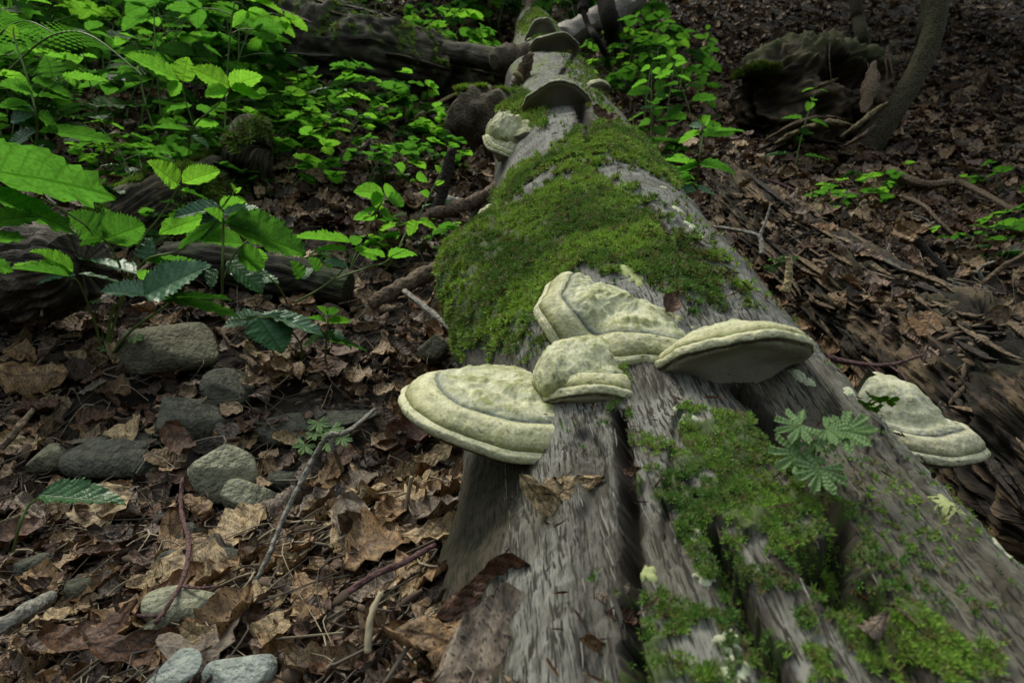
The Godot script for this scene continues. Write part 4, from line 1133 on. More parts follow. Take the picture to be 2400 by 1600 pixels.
	stick("weathered stalk standing in the litter beside the broad cream fungus", [Vector3(-0.118, 0.4005, -0.752), Vector3(-0.1133, 0.428, -0.737), Vector3(-0.1068, 0.4562, -0.725)], [0.0028, 0.0024, 0.002], "straw", "twigs and fallen branches", "stalk", 29, "stalk")
	stick("dark twig at the frame edge leaning on a heap of dead leaves", [Vector3(-0.8205, 0.4284, -1.094), Vector3(-0.8056, 0.4575, -1.112), Vector3(-0.804, 0.4861, -1.145)], [0.006, 0.006, 0.004], "brown_wood", "twigs and fallen branches", "twig", 30)
	stick("dead grey twig lying in the gap between trunk and rotten log", [Vector3(0.5319, 0.526, -1), Vector3(0.5369, 0.4962, -0.98), Vector3(0.5412, 0.4616, -0.96)], [0.004, 0.004, 0.003], "brown_wood", "twigs and fallen branches", "twig", 31)
	# scattered further sticks, all alike
	for i in 46:
		var d := 1.3 * pow(5.0 / 1.3, rng.randf())
		var x := rr(-0.75, 0.8) * d
		if absf(x - log_axis(d).x) < 0.3: continue
		var a := rr(0, TAU)
		var l := rr(0.1, 0.32)
		var pts := []
		for k in 4:
			var q := Vector3(x + cos(a) * l * (k / 3.0 - 0.5) + rr(-0.012, 0.012), 0, -d + sin(a) * l * (k / 3.0 - 0.5))
			q.y = ground(q.x, q.z) + rr(0.015, 0.055)
			pts.append(q)
		var r := rr(0.002, 0.007)
		var mk: Array = [["brown_wood", "brown"], ["grey_bark", "grey"], ["pale_wood", "pale"], ["red_bark", "purplish"]][rng.randi() % 4]
		var lab := place_words("%s %s fallen twig" % [("stout" if r > 0.0045 else "slender"), mk[1]], pts[1])
		if lab == "": continue
		stick(lab, pts, [r, r * 1.1, r * 0.9, r * 0.5], mk[0], "twigs and fallen branches", "twig", 40 + i)

# an old log whose surface breaks into strands along the grain
func old_log(called: String, label: String, path: Array, radii: Array, dark: Color, light: Color, moss: float, seed: int, shag: float, nu := 90, nv := 200) -> Node3D:
	var at: Vector3 = path[0]
	var o := thing(called, label, "fallen log", at, "old logs decaying on the slope")
	var P := PackedVector3Array()
	var C := PackedColorArray()
	var UV := PackedVector2Array()
	var along := 0.0
	var last := at
	var mossb := PackedFloat32Array()
	for j in nv:
		var t := clampf(float(j - 1) / (nv - 3), 0.0, 1.0)
		var p: Vector3 = catmull(path, t)
		var q: Vector3 = (catmull(path, minf(t + 0.02, 1.0)) - catmull(path, maxf(t - 0.02, 0.0))).normalized()
		var side := q.cross(Vector3.UP).normalized()
		var up := side.cross(q)
		along += p.distance_to(last)
		last = p
		var r: float = catmull(radii, t)
		if j == 0 or j == nv - 1: r *= 0.05
		for i in nu:
			var a := TAU * i / (nu - 1)
			var dir := side * cos(a) + up * sin(a)
			var s1 := nb.get_noise_3d(along * 4.0 + seed * 9.0, cos(a) * 7.0, sin(a) * 7.0)
			var s2 := nb.get_noise_3d(along * 11.0 + seed * 9.0, cos(a) * 15.0, sin(a) * 15.0)
			var chunk := nc.get_noise_3d(along * 7.0 + seed * 9.0 + s1 * 0.5, cos(a) * 4.5 + s2 * 0.3, sin(a) * 4.5) * 0.5
			var lump := na.get_noise_3dv((p + dir * r) * 6.0 + Vector3(seed, 0, 0))
			var h := r * (1.0 + 0.3 * lump) + shag * (floorf((absf(s1) * -1.6 + 0.4 + s2 * 0.3) * 3.5) / 3.5 * 0.3 + s2 * 0.25 + s1 * 0.3)
			var w := p + dir * h
			P.append(w - at)
			UV.append(Vector2(a / TAU * r * 6.28, along))
			var c := dark.lerp(light, sst(-0.3, 0.75, s2 * 0.6 + s1 * 0.4 + lump * 0.6 + chunk * 0.9))
			c = c.lerp(dark * 0.4, sst(0.25, 0.6, absf(s1)) * 0.6)
			var mo := moss * sst(-0.15, 0.45, na.get_noise_3dv(w * 9.0 + Vector3(0, seed, 0)) * 1.4 + sin(a) * 0.5 - 0.25)
			c = c.lerp(Color(0.05, 0.085, 0.02), mo)
			c.a = 1.0
			C.append(c)
			if mo > 0.4 and rng.randf() < mo * 0.9 and i % 2 == 0:
				push(mossb, sb(basis_up(dir + Vector3(rr(-0.4, 0.4), rr(0, 0.5), rr(-0.4, 0.4)), Vector3(rr(-1, 1), 0.1, rr(-1, 1))), Vector3.ONE * rr(0.012, 0.024)), w - at, moss_tint(w) * 0.8)
	part("wood", grid_mesh(P, nu, nv, C, UV, true), M.rotten_wood, o)
	if mossb.size(): multi("moss_sprigs", sprig_mesh(90 + seed), M.moss, mossb, o)
	return o

func splinters(o: Node3D, path: Array, radii: Array, n: int, a0: float, a1: float, lmin: float, lmax: float, wide: float, mats: Array) -> void:
	var len := 0.0
	for i in path.size() - 1: len += (path[i] as Vector3).distance_to(path[i + 1])
	for k in n:
		var t := rr(0.02, 0.9)
		var a := rr(a0, a1)
		var l := rr(lmin, lmax) / len
		var pts := []
		var lift := rr(-0.011, 0.008)
		var curl := rr(-0.6, 1.0)
		var da := rr(-0.25, 0.25)
		for i in 5:
			a += da * 0.25
			var tt := minf(t + l * i / 4.0, 1.0)
			var p: Vector3 = catmull(path, tt)
			var q: Vector3 = (catmull(path, minf(tt + 0.02, 1.0)) - catmull(path, maxf(tt - 0.02, 0.0))).normalized()
			var side := q.cross(Vector3.UP).normalized()
			var r: float = catmull(radii, tt)
			pts.append(p + (side * cos(a) + side.cross(q) * sin(a)) * (r * 1.02 + lift + (0.012 * curl if i == 0 or i == 4 else 0.0)) - o.position)
		var w := rr(0.4, 1.0) * wide
		part("wood_strand", tube(pts, [w * 0.2, w, w * 1.1, w * 0.8, w * 0.15], 7, 0.3, 4, k + 3, 0.6), M[mats[k % mats.size()]], o)

func build_old_wood() -> void:
	var p1 := [Vector3(0.7741, 1.266, -2.616), Vector3(0.7444, 1.084, -2.271), Vector3(0.7617, 0.8192, -1.772), Vector3(0.7835, 0.6554, -1.473), Vector3(0.8038, 0.5662, -1.294), Vector3(0.8043, 0.4848, -1.122), Vector3(0.8005, 0.3908, -0.948), Vector3(0.807, 0.2648, -0.734)]
	var r1 := [0.05, 0.085, 0.1, 0.11, 0.125, 0.13, 0.13, 0.12]
	var o := old_log("rotten_log", "dark brown rotten log with shredded wood lying alongside the trunk", p1, r1, Color(0.012, 0.009, 0.007), Color(0.115, 0.08, 0.048), 0.1, 1, 0.036, 200, 420)
	splinters(o, p1, r1, 150, -0.7, 2.3, 0.05, 0.26, 0.010, ["brown_wood", "rot_tan", "brown_wood", "black_rot", "rot_grey", "brown_wood", "black_rot", "rot_tan"])
	var p2 := [Vector3(-1.461, 2.332, -3.602), Vector3(-1.087, 2.037, -3.179), Vector3(-0.7773, 1.85, -2.93), Vector3(-0.5463, 1.779, -2.894), Vector3(-0.3189, 1.845, -3.205), Vector3(0.0093, 1.942, -3.633)]
	var r2 := [0.2, 0.2, 0.19, 0.17, 0.15, 0.12]
	o = old_log("mossy_log", "big decaying mossy log slanting down behind the trunk from the ferny bank", p2, r2, Color(0.022, 0.018, 0.012), Color(0.09, 0.08, 0.055), 0.9, 2, 0.03, 90, 220)
	splinters(o, p2, r2, 26, -0.5, 2.0, 0.25, 0.6, 0.018, ["rot_grey", "brown_wood", "dark_bark"])
	old_log("fallen_bough", "dark bare bough reaching from the mossy log to the trunk's upper stub", [Vector3(-0.5617, 2.018, -3.25), Vector3(-0.3875, 1.929, -3.1), Vector3(-0.1806, 1.834, -2.95), Vector3(0.025, 1.732, -2.8)], [0.035, 0.045, 0.05, 0.05], Color(0.03, 0.026, 0.018), Color(0.11, 0.1, 0.075), 0.3, 3, 0.008, 40, 80)
	old_log("mossy_stub", "short mossy log ending in an upright broken stub behind the bramble shoot", [Vector3(-1.065, 0.8013, -1.627), Vector3(-1.01, 0.9089, -1.768), Vector3(-0.9344, 0.9961, -1.888), Vector3(-0.8802, 1.048, -1.983), Vector3(-0.8518, 1.101, -2.1), Vector3(-0.7781, 1.159, -2.02), Vector3(-0.7988, 1.246, -2.05)], [0.05, 0.075, 0.085, 0.085, 0.085, 0.07, 0.05], Color(0.022, 0.018, 0.011), Color(0.13, 0.105, 0.07), 0.85, 4, 0.010, 110, 240)
	old_log("bark_log", "thick log with peeling pale bark at the frame's edge behind bramble leaves", [Vector3(-1.374, 0.7378, -1.5), Vector3(-1.119, 0.7413, -1.42), Vector3(-0.968, 0.7422, -1.36), Vector3(-0.8506, 0.7426, -1.3), Vector3(-0.809, 0.7437, -1.28)], [0.095, 0.095, 0.092, 0.085, 0.06], Color(0.025, 0.02, 0.014), Color(0.2, 0.17, 0.135), 0.15, 5, 0.018, 110, 160)
	old_log("dark_log", "low black log lying in the shade behind the bramble plant", [Vector3(-0.8199, 0.7895, -1.615), Vector3(-0.6885, 0.7772, -1.597), Vector3(-0.5459, 0.7568, -1.597), Vector3(-0.3801, 0.7203, -1.585)], [0.04, 0.05, 0.05, 0.035], Color(0.015, 0.013, 0.01), Color(0.06, 0.055, 0.035), 0.35, 6, 0.012, 60, 120)
	# the pale branch and the dark stems behind the trunk's tip
	var s := stick("pale birch-like branch leaning behind the trunk's broken tip", [Vector3(0.2885, 2.326, -3.9), Vector3(0.3879, 2.411, -3.95), Vector3(0.5527, 2.535, -4.05), Vector3(0.7339, 2.7, -4.2), Vector3(0.9653, 2.94, -4.4)], [0.075, 0.07, 0.068, 0.062, 0.055], "pale_bark", "old logs decaying on the slope", "branch", 31, "fallen_branch")
	# the uprooted stump under the leaning tree
	var at := Vector3(1.287, 1.652, -2.95)
	var st := thing("rotten_stump", "big rotten upturned stump with a black hollow below the leaning tree", "stump", at)
	var P := PackedVector3Array()
	var C := PackedColorArray()
	var nu := 130
	var nv := 90
	for j in nv:
		var b := -PI / 2 + PI * j / (nv - 1)
		for i in nu:
			var a := TAU * i / (nu - 1)
			var dir := Vector3(cos(b) * cos(a), sin(b), cos(b) * sin(a))
			var w := dir * Vector3(0.31, 0.24, 0.26)
			var n := na.get_noise_3dv(w * 7.0 + Vector3(8, 2, 0))
			var f := nb.get_noise_3d(w.x * 22.0 - w.y * 16.0, w.y * 30.0 + w.x * 12.0, w.z * 12.0)
			w *= 1.0 + 0.28 * n
			w += dir * (0.006 * f + 0.016 * nc.get_noise_3d(w.x * 9.0, w.y * 14.0 + f, w.z * 9.0))
			# the hollow, and a ledge beneath it
			var e := Vector2((w.x - 0.09) / 0.12, (w.y - 0.03) / 0.055)
			if w.z > 0.0: w.z -= 0.26 * exp(-e.length_squared())
			var e2 := Vector2((w.x + 0.2) / 0.09, (w.y + 0.03) / 0.1)
			if w.z > 0.0: w.z -= 0.16 * exp(-e2.length_squared())
			P.append(w)
			var c := Color(0.022, 0.017, 0.012).lerp(Color(0.085, 0.062, 0.036), sst(-0.3, 0.5, f + n * 0.6))
			if w.y > 0.08: c = c.lerp(Color(0.045, 0.06, 0.02), sst(0.0, 0.4, n + 0.15) * 0.6)
			c.a = 1.0
			C.append(c)
	part("root_mass", grid_mesh(P, nu, nv, C), M.fungus_pores, st)
	var L := [[[Vector3(1.032, 1.376, -2.68), Vector3(1.118, 1.413, -2.66), Vector3(1.219, 1.437, -2.64), Vector3(1.32, 1.432, -2.64)], 0.05, 0.34, "stump_wood"], [[Vector3(1.006, 1.399, -2.7), Vector3(1.114, 1.45, -2.67), Vector3(1.211, 1.469, -2.66), Vector3(1.296, 1.464, -2.66)], 0.028, 0.4, "brown_wood"],
		[[Vector3(1.25, 1.378, -2.6), Vector3(1.315, 1.421, -2.58), Vector3(1.372, 1.47, -2.58), Vector3(1.433, 1.51, -2.6)], 0.026, 0.4, "stump_wood"], [[Vector3(1.257, 1.339, -2.58), Vector3(1.321, 1.374, -2.56), Vector3(1.362, 1.415, -2.56)], 0.018, 0.5, "brown_wood"], [[Vector3(1.204, 1.604, -2.72), Vector3(1.229, 1.607, -2.68), Vector3(1.28, 1.632, -2.68)], 0.012, 0.5, "stump_wood"],
		[[Vector3(0.9784, 1.361, -2.72), Vector3(1.075, 1.399, -2.7), Vector3(1.152, 1.393, -2.68), Vector3(1.26, 1.359, -2.62)], 0.03, 0.4, "black_rot"], [[Vector3(1.367, 1.486, -2.65), Vector3(1.408, 1.598, -2.68), Vector3(1.447, 1.717, -2.72)], 0.03, 0.5, "brown_wood"]]
	for l in L:
		var q := []
		for p in l[0]: q.append(p - at)
		part("wood_slab", tube(q, [l[1] * 0.3, l[1], l[1] * 0.9, l[1] * 0.25] if q.size() > 3 else [l[1] * 0.4, l[1], l[1] * 0.3], 12, 0.35, 7, 5, l[2]), M[l[3]], st)
	for k in 7:
		var x := rr(1790, 1990) - 1860.0
		var q0 := Vector3(x * 0.00175, rr(0.02, 0.14), rr(0.2, 0.28))
		part("hanging_root", tube([q0, q0 + Vector3(rr(-0.02, 0.02), -0.07, 0.015), q0 + Vector3(rr(-0.03, 0.03), rr(-0.2, -0.1), 0.01)], [0.0028, 0.002, 0.0012], 5, 0.2, 5, k), M.brown_wood, st)
	var mb := PackedFloat32Array()
	for k in 900:
		var q := Vector3(rr(-0.34, -0.2), 0, rr(0.0, 0.2))
		q.y = 0.09 - 3.0 * (q.x + 0.27) * (q.x + 0.27) + rr(-0.01, 0.01) - q.z * 0.2
		push(mb, sb(basis_up(Vector3(rr(-0.5, 0.5), 1, rr(-0.2, 0.6)), Vector3(rr(-1, 1), 0, rr(-1, 1))), Vector3.ONE * rr(0.02, 0.035)), q, moss_tint(q) * 0.6)
	multi("moss_cap", sprig_mesh(99), M.moss, mb, st)

# ---------------------------------------------------------------- standing trees with crowns above the frame
func tree(label: String, path: Array, radii: Array, material: String, crown: Vector3, size: Vector3, leaves: int, seed: int) -> void:
	var at: Vector3 = path[0]
	var o := thing("tree", label, "tree", at, "trees standing on the slope")
	var q := []
	for p in path: q.append(p - at)
	part("trunk", tube(q, radii, 16, 0.08, 10, seed), M[material], o)
	for k in 6:
		var t := rr(0.55, 0.95)
		var b: Vector3 = catmull(q, t)
		var e := crown - at + Vector3(rr(-0.7, 0.7), rr(-0.4, 0.5), rr(-0.7, 0.7)) * size
		part("limb", tube([b, b.lerp(e, 0.5) + Vector3(0, 0.25, 0), e], [0.03, 0.018, 0.006], 7, 0.1, 6, seed + k), M[material], o)
	var buf := PackedFloat32Array()
	for i in leaves:
		var v := Vector3(rr(-1, 1), rr(-1, 1), rr(-1, 1))
		if v.length() > 1.0: continue
		var p := crown - at + v * size
		if na.get_noise_3dv(p * 1.6) < -0.3: continue
		push(buf, sb(basis_up(Vector3(rr(-0.6, 0.6), 1, rr(-0.6, 0.6)), Vector3(rr(-1, 1), 0, rr(-1, 1))), Vector3(0.16, 0.16, 0.11)), p, Color(0.06, 0.14, 0.02) * rr(0.7, 1.3))
	multi("crown", LEAF[1], M.green_any, buf, o)

func build_trees() -> void:
	tree("slanting smooth-barked tree rising beside the rotten stump", [Vector3(1.45, 1.387, -2.81), Vector3(1.515, 1.502, -2.75), Vector3(1.611, 1.665, -2.72), Vector3(1.674, 1.847, -2.7), Vector3(1.703, 2.053, -2.7), Vector3(1.9, 2.536, -2.8), Vector3(2.246, 4.013, -3), Vector3(2.6, 6.69, -3.2)], [0.065, 0.048, 0.042, 0.04, 0.039, 0.038, 0.035, 0.03], "olive_bark", Vector3(2.4, 5.2, -3.0), Vector3(2.4, 1.2, 2.2), 22000, 3)
	tree("pale slim tree stem just behind the slanting tree", [Vector3(2.541, 2.243, -4.229), Vector3(2.051, 2.105, -3.4), Vector3(2.079, 2.3, -3.4), Vector3(2.174, 2.796, -3.5), Vector3(2.482, 5.408, -3.8), Vector3(2.689, 8.722, -4)], [0.03, 0.036, 0.034, 0.034, 0.03, 0.02], "olive_bark", Vector3(2.9, 6.3, -5.0), Vector3(2.6, 1.2, 2.0), 22000, 4)
	tree("slim dark tree stem standing behind the rotten stump", [Vector3(2.485, 2.586, -4.799), Vector3(1.855, 2.17, -3.6), Vector3(1.828, 2.308, -3.6), Vector3(1.812, 2.469, -3.6), Vector3(1.876, 3.469, -3.8), Vector3(2.02, 7.521, -4.2)], [0.045, 0.034, 0.032, 0.032, 0.03, 0.02], "olive_bark", Vector3(1.6, 6.6, -4.6), Vector3(1.7, 1.1, 1.8), 13000, 5)
	tree("black tree stem standing in front of the pale leaning branch", [Vector3(0.7191, 2.684, -4.778), Vector3(0.555, 2.355, -3.8), Vector3(0.5186, 2.5, -3.8), Vector3(0.495, 2.799, -3.9), Vector3(0.4929, 4.307, -4.2), Vector3(0.4811, 8.767, -4.6)], [0.06, 0.052, 0.048, 0.046, 0.04, 0.025], "black_rot", Vector3(0.6, 7.2, -5.6), Vector3(1.2, 0.9, 1.4), 900, 6)
	tree("thin crooked sapling between the trunk's tip and the black stem", [Vector3(0.5965, 2.42, -4.33), Vector3(0.4188, 2.05, -3.3), Vector3(0.3662, 2.134, -3.3), Vector3(0.3409, 2.229, -3.3), Vector3(0.3418, 2.403, -3.35), Vector3(0.3536, 3.548, -3.6)], [0.018, 0.016, 0.014, 0.012, 0.012, 0.008], "black_rot", Vector3(0.35, 2.9, -3.6), Vector3(0.3, 0.2, 0.3), 60, 7)
	var s := stick("straight fallen pole lying behind the rotten stump toward the slanting tree", [Vector3(2.48, 2.604, -4.806), Vector3(2.768, 2.731, -4.995), Vector3(3.047, 2.848, -5.115)], [0.03, 0.036, 0.03], "olive_bark", "twigs and fallen branches", "pole", 33, "fallen_pole")

# ---------------------------------------------------------------- green plants
func plant(called: String, label: String, at: Vector3, group := "green plants of the forest floor", category := "plant") -> Node3D:
	return thing(called, label, category, at, group)

func leaves(o: Node3D, list: Array, shape := -1) -> void:
	for l in list: put_leaf(o, l[0], l[1], l[2], l[3], l[4], shape)

func build_near_plants() -> void:
	# the bramble in front of the mossy stub
	var o := plant("bramble_plant", "tall bramble plant with several arching stems growing behind the big rounded stone", Vector3(-0.825, 0.555, -1.382))
	stem(o, [Vector3(-0.825, 0.555, -1.382), Vector3(-0.7928, 0.6382, -1.36), Vector3(-0.7459, 0.7044, -1.32), Vector3(-0.7097, 0.7857, -1.3), Vector3(-0.6563, 0.84, -1.28), Vector3(-0.6091, 0.8862, -1.25)], 0.0032, 0.0016)
	stem(o, [Vector3(-0.825, 0.555, -1.382), Vector3(-0.7263, 0.6199, -1.3), Vector3(-0.6271, 0.6576, -1.22), Vector3(-0.5877, 0.6707, -1.18)], 0.003, 0.0016)
	stem(o, [Vector3(-0.825, 0.555, -1.382), Vector3(-0.7871, 0.6547, -1.34), Vector3(-0.7585, 0.6791, -1.32), Vector3(-0.6906, 0.7502, -1.28), Vector3(-0.5979, 0.7692, -1.24), Vector3(-0.5221, 0.8404, -1.22), Vector3(-0.4906, 0.8594, -1.2)], 0.0034, 0.0014)
	stem(o, [Vector3(-0.825, 0.555, -1.382), Vector3(-0.809, 0.6412, -1.32), Vector3(-0.794, 0.7068, -1.25), Vector3(-0.7905, 0.712, -1.22)], 0.0028, 0.0014)
	stem(o, [Vector3(-0.736, 0.6994, -1.31), Vector3(-0.7396, 0.7502, -1.28), Vector3(-0.7418, 0.7851, -1.24), Vector3(-0.7699, 0.8173, -1.2), Vector3(-0.7584, 0.8308, -1.1)], 0.0024, 0.0016)
	leaves(o, [
		[Vector3(-0.6107, 0.887, -1.25), Vector3(-0.6657, 0.93, -1.25), Vector3(0.2598, 0.3319, -0.9068), 0.0494, 4], [Vector3(-0.6043, 0.8902, -1.25), Vector3(-0.5349, 0.9157, -1.25), Vector3(-0.2925, 0.7952, -0.5312), 0.0399, 4], [Vector3(-0.6067, 0.8774, -1.25), Vector3(-0.5325, 0.8567, -1.25), Vector3(0.2626, 0.9395, -0.22), 0.0319, 0],
		[Vector3(-0.6367, 0.6798, -1.18), Vector3(-0.5223, 0.7347, -1.18), Vector3(-0.1513, 0.3151, 0.9369), 0.0753, 3], [Vector3(-0.6306, 0.6796, -1.2), Vector3(-0.724, 0.6934, -1.2), Vector3(0.1228, 0.8322, 0.5407), 0.0444, 3], [Vector3(-0.6141, 0.6722, -1.18), Vector3(-0.4846, 0.6768, -1.18), Vector3(-0.0326, 0.9343, 0.355), 0.0346, 1], [Vector3(-0.5999, 0.6701, -1.17), Vector3(-0.4634, 0.6537, -1.17), Vector3(0.1138, 0.9466, -0.3016), 0.0298, 1], [Vector3(-0.684, 0.7148, -1.25), Vector3(-0.6465, 0.7291, -1.25), Vector3(-0.3137, 0.8191, -0.4803), 0.0399, 0],
		[Vector3(-0.7004, 0.7257, -1.28), Vector3(-0.8229, 0.7706, -1.28), Vector3(0.3132, 0.8543, 0.4148), 0.0604, 3], [Vector3(-0.6948, 0.7526, -1.3), Vector3(-0.689, 0.7982, -1.3), Vector3(-0.2201, 0.028, 0.9751), 0.0514, 3], [Vector3(-0.6931, 0.7526, -1.3), Vector3(-0.5853, 0.7526, -1.3), Vector3(0, 0.9824, -0.1868), 0.0332, 1], [Vector3(-0.7014, 0.7526, -1.3), Vector3(-0.6185, 0.7426, -1.3), Vector3(0.1154, 0.9614, -0.2498), 0.0298, 1],
		[Vector3(-0.7843, 0.7276, -1.22), Vector3(-0.8605, 0.7626, -1.22), Vector3(0.2438, 0.5309, -0.8116), 0.0436, 0], [Vector3(-0.7866, 0.7214, -1.22), Vector3(-0.8917, 0.7401, -1.22), Vector3(0.1594, 0.8964, -0.4136), 0.0373, 0], [Vector3(-0.7812, 0.7183, -1.22), Vector3(-0.8528, 0.7058, -1.22), Vector3(-0.1498, 0.8612, 0.4856), 0.0280, 3], [Vector3(-0.7749, 0.7214, -1.22), Vector3(-0.6816, 0.7043, -1.22), Vector3(0.1729, 0.9431, 0.284), 0.0311, 2], [Vector3(-0.7452, 0.7093, -1.15), Vector3(-0.8442, 0.7261, -1.15), Vector3(0.1442, 0.8462, -0.5131), 0.0337, 1],
		[Vector3(-0.7298, 0.7821, -1.22), Vector3(-0.6567, 0.8116, -1.22), Vector3(-0.2686, 0.6643, -0.6975), 0.0669, 1], [Vector3(-0.7314, 0.7821, -1.22), Vector3(-0.7905, 0.8303, -1.22), Vector3(0.1216, 0.149, -0.9813), 0.0622, 1], [Vector3(-0.7402, 0.7866, -1.24), Vector3(-0.7402, 0.842, -1.24), Vector3(0.0166, 0, -0.9999), 0.0712, 1], [Vector3(-0.7314, 0.7805, -1.22), Vector3(-0.7734, 0.7743, -1.22), Vector3(-0.1441, 0.973, -0.1805), 0.0311, 0],
		[Vector3(-0.5221, 0.8396, -1.22), Vector3(-0.6077, 0.8249, -1.22), Vector3(-0.1205, 0.6978, 0.7061), 0.0342, 3], [Vector3(-0.5197, 0.8365, -1.22), Vector3(-0.4793, 0.856, -1.22), Vector3(-0.3938, 0.819, -0.4173), 0.0373, 0], [Vector3(-0.526, 0.8303, -1.22), Vector3(-0.5633, 0.786, -1.22), Vector3(-0.2776, 0.2338, 0.9318), 0.0467, 2], [Vector3(-0.5139, 0.8269, -1.21), Vector3(-0.4522, 0.8423, -1.21), Vector3(-0.1467, 0.5869, 0.7962), 0.0355, 3], [Vector3(-0.5392, 0.8362, -1.26), Vector3(-0.6517, 0.8121, -1.26), Vector3(-0.183, 0.8539, -0.4872), 0.0563, 0], [Vector3(-0.4867, 0.8617, -1.2), Vector3(-0.4944, 0.8786, -1.2), Vector3(0.455, 0.2068, -0.8662), 0.0107, 4], [Vector3(-0.4867, 0.8602, -1.2), Vector3(-0.4776, 0.8724, -1.2), Vector3(-0.7518, 0.5639, -0.3417), 0.0122, 4], [Vector3(-0.4852, 0.8556, -1.2), Vector3(-0.4599, 0.8403, -1.2), Vector3(0.406, 0.6698, -0.6217), 0.0107, 4]])
	o = plant("bramble_plant", "bramble shoot with large saw-edged leaves standing beside the arching bramble", Vector3(-0.6462, 0.6526, -1.526))
	stem(o, [Vector3(-0.6462, 0.6526, -1.526), Vector3(-0.5309, 0.7148, -1.25), Vector3(-0.5166, 0.7898, -1.22), Vector3(-0.5082, 0.8173, -1.2)], 0.003, 0.0018)
	stem(o, [Vector3(-0.5293, 0.7148, -1.25), Vector3(-0.503, 0.7613, -1.24), Vector3(-0.4753, 0.7851, -1.24), Vector3(-0.4555, 0.789, -1.24)], 0.002, 0.0014)
	leaves(o, [
		[Vector3(-0.5082, 0.8097, -1.2), Vector3(-0.3582, 0.7561, -1.2), Vector3(0.228, 0.6384, -0.7352), 0.0704, 1], [Vector3(-0.5143, 0.8116, -1.22), Vector3(-0.5999, 0.7743, -1.22), Vector3(-0.3788, 0.868, -0.3211), 0.0467, 1], [Vector3(-0.5166, 0.8171, -1.22), Vector3(-0.417, 0.821, -1.22), Vector3(-0.0333, 0.8521, 0.5223), 0.0389, 3], [Vector3(-0.495, 0.78, -1.26), Vector3(-0.6059, 0.7921, -1.26), Vector3(0.0843, 0.7754, -0.6258), 0.0530, 1], [Vector3(-0.5071, 0.7575, -1.26), Vector3(-0.4532, 0.7438, -1.26), Vector3(0.1519, 0.5986, -0.7865), 0.0579, 1], [Vector3(-0.4824, 0.7502, -1.28), Vector3(-0.4767, 0.7747, -1.28), Vector3(-0.8291, 0.1935, -0.5246), 0.0571, 0],
		[Vector3(-0.5439, 0.7526, -1.3), Vector3(-0.4693, 0.7028, -1.3), Vector3(0.5131, 0.7696, 0.3802), 0.0663, 2], [Vector3(-0.5563, 0.7402, -1.34), Vector3(-0.4581, 0.7231, -1.34), Vector3(0.1185, 0.6812, 0.7224), 0.0513, 3], [Vector3(-0.5777, 0.7402, -1.34), Vector3(-0.5948, 0.706, -1.34), Vector3(-0.6104, 0.3052, 0.7309), 0.0513, 2], [Vector3(-0.5082, 0.8135, -1.2), Vector3(-0.5403, 0.8327, -1.2), Vector3(0.3418, 0.5742, -0.744), 0.0306, 0]])
	o = plant("bramble_plant", "bramble sprout with one broad drooping leaf overhanging the rounded stone", Vector3(-0.4311, 0.5503, -1.391))
	stem(o, [Vector3(-0.4311, 0.5503, -1.391), Vector3(-0.4091, 0.5949, -1.32), Vector3(-0.4307, 0.6394, -1.26), Vector3(-0.4674, 0.6427, -1.24), Vector3(-0.5109, 0.6387, -1.24)], 0.0024, 0.0016)
	leaves(o, [[Vector3(-0.4618, 0.6443, -1.24), Vector3(-0.4144, 0.581, -1.24), Vector3(0.6699, 0.5024, 0.5466), 0.1186, 3], [Vector3(-0.465, 0.6427, -1.24), Vector3(-0.5267, 0.6332, -1.24), Vector3(-0.1242, 0.8076, 0.5765), 0.0554, 3], [Vector3(-0.4629, 0.6498, -1.26), Vector3(-0.3463, 0.6257, -1.26), Vector3(0.1922, 0.929, 0.3164), 0.0402, 3], [Vector3(-0.3967, 0.64, -1.28), Vector3(-0.4784, 0.6555, -1.28), Vector3(0.1766, 0.9293, 0.3244), 0.0359, 3], [Vector3(-0.4592, 0.6462, -1.25), Vector3(-0.4911, 0.6542, -1.25), Vector3(0.2349, 0.9396, 0.2489), 0.0319, 2]])
	o = plant("nettle_seedling", "small nettle-like seedling with toothed leaves right of the drooping bramble leaf", Vector3(-0.3799, 0.5418, -1.382))
	stem(o, [Vector3(-0.3799, 0.5418, -1.382), Vector3(-0.363, 0.5864, -1.33), Vector3(-0.3515, 0.6365, -1.3), Vector3(-0.3515, 0.6572, -1.3)], 0.002, 0.0012)
	leaves(o, [[Vector3(-0.3532, 0.6199, -1.3), Vector3(-0.3018, 0.5909, -1.3), Vector3(0.452, 0.8007, 0.393), 0.0365, 1], [Vector3(-0.3548, 0.6158, -1.3), Vector3(-0.4029, 0.595, -1.3), Vector3(-0.3025, 0.7018, 0.645), 0.0381, 1], [Vector3(-0.3515, 0.6348, -1.3), Vector3(-0.3076, 0.6406, -1.3), Vector3(-0.123, 0.9314, -0.3426), 0.0298, 0], [Vector3(-0.3532, 0.6365, -1.3), Vector3(-0.3905, 0.6464, -1.3), Vector3(0.2315, 0.8682, -0.4389), 0.0298, 1], [Vector3(-0.3515, 0.6514, -1.3), Vector3(-0.3325, 0.6655, -1.3), Vector3(-0.5344, 0.723, -0.4379), 0.0249, 1], [Vector3(-0.3515, 0.6514, -1.3), Vector3(-0.3714, 0.6672, -1.3), Vector3(0.4415, 0.5577, -0.7029), 0.0232, 0], [Vector3(-0.3515, 0.6116, -1.3), Vector3(-0.32, 0.6116, -1.3), Vector3(0, 0.9129, 0.4082), 0.0365, 3], [Vector3(-0.3478, 0.6016, -1.28), Vector3(-0.2702, 0.5869, -1.28), Vector3(0.1801, 0.9506, 0.2526), 0.0327, 1]])
	o = plant("bramble_plant", "bramble runner with paired leaves in front of the root-like branch", Vector3(-0.5229, 0.6834, -1.595))
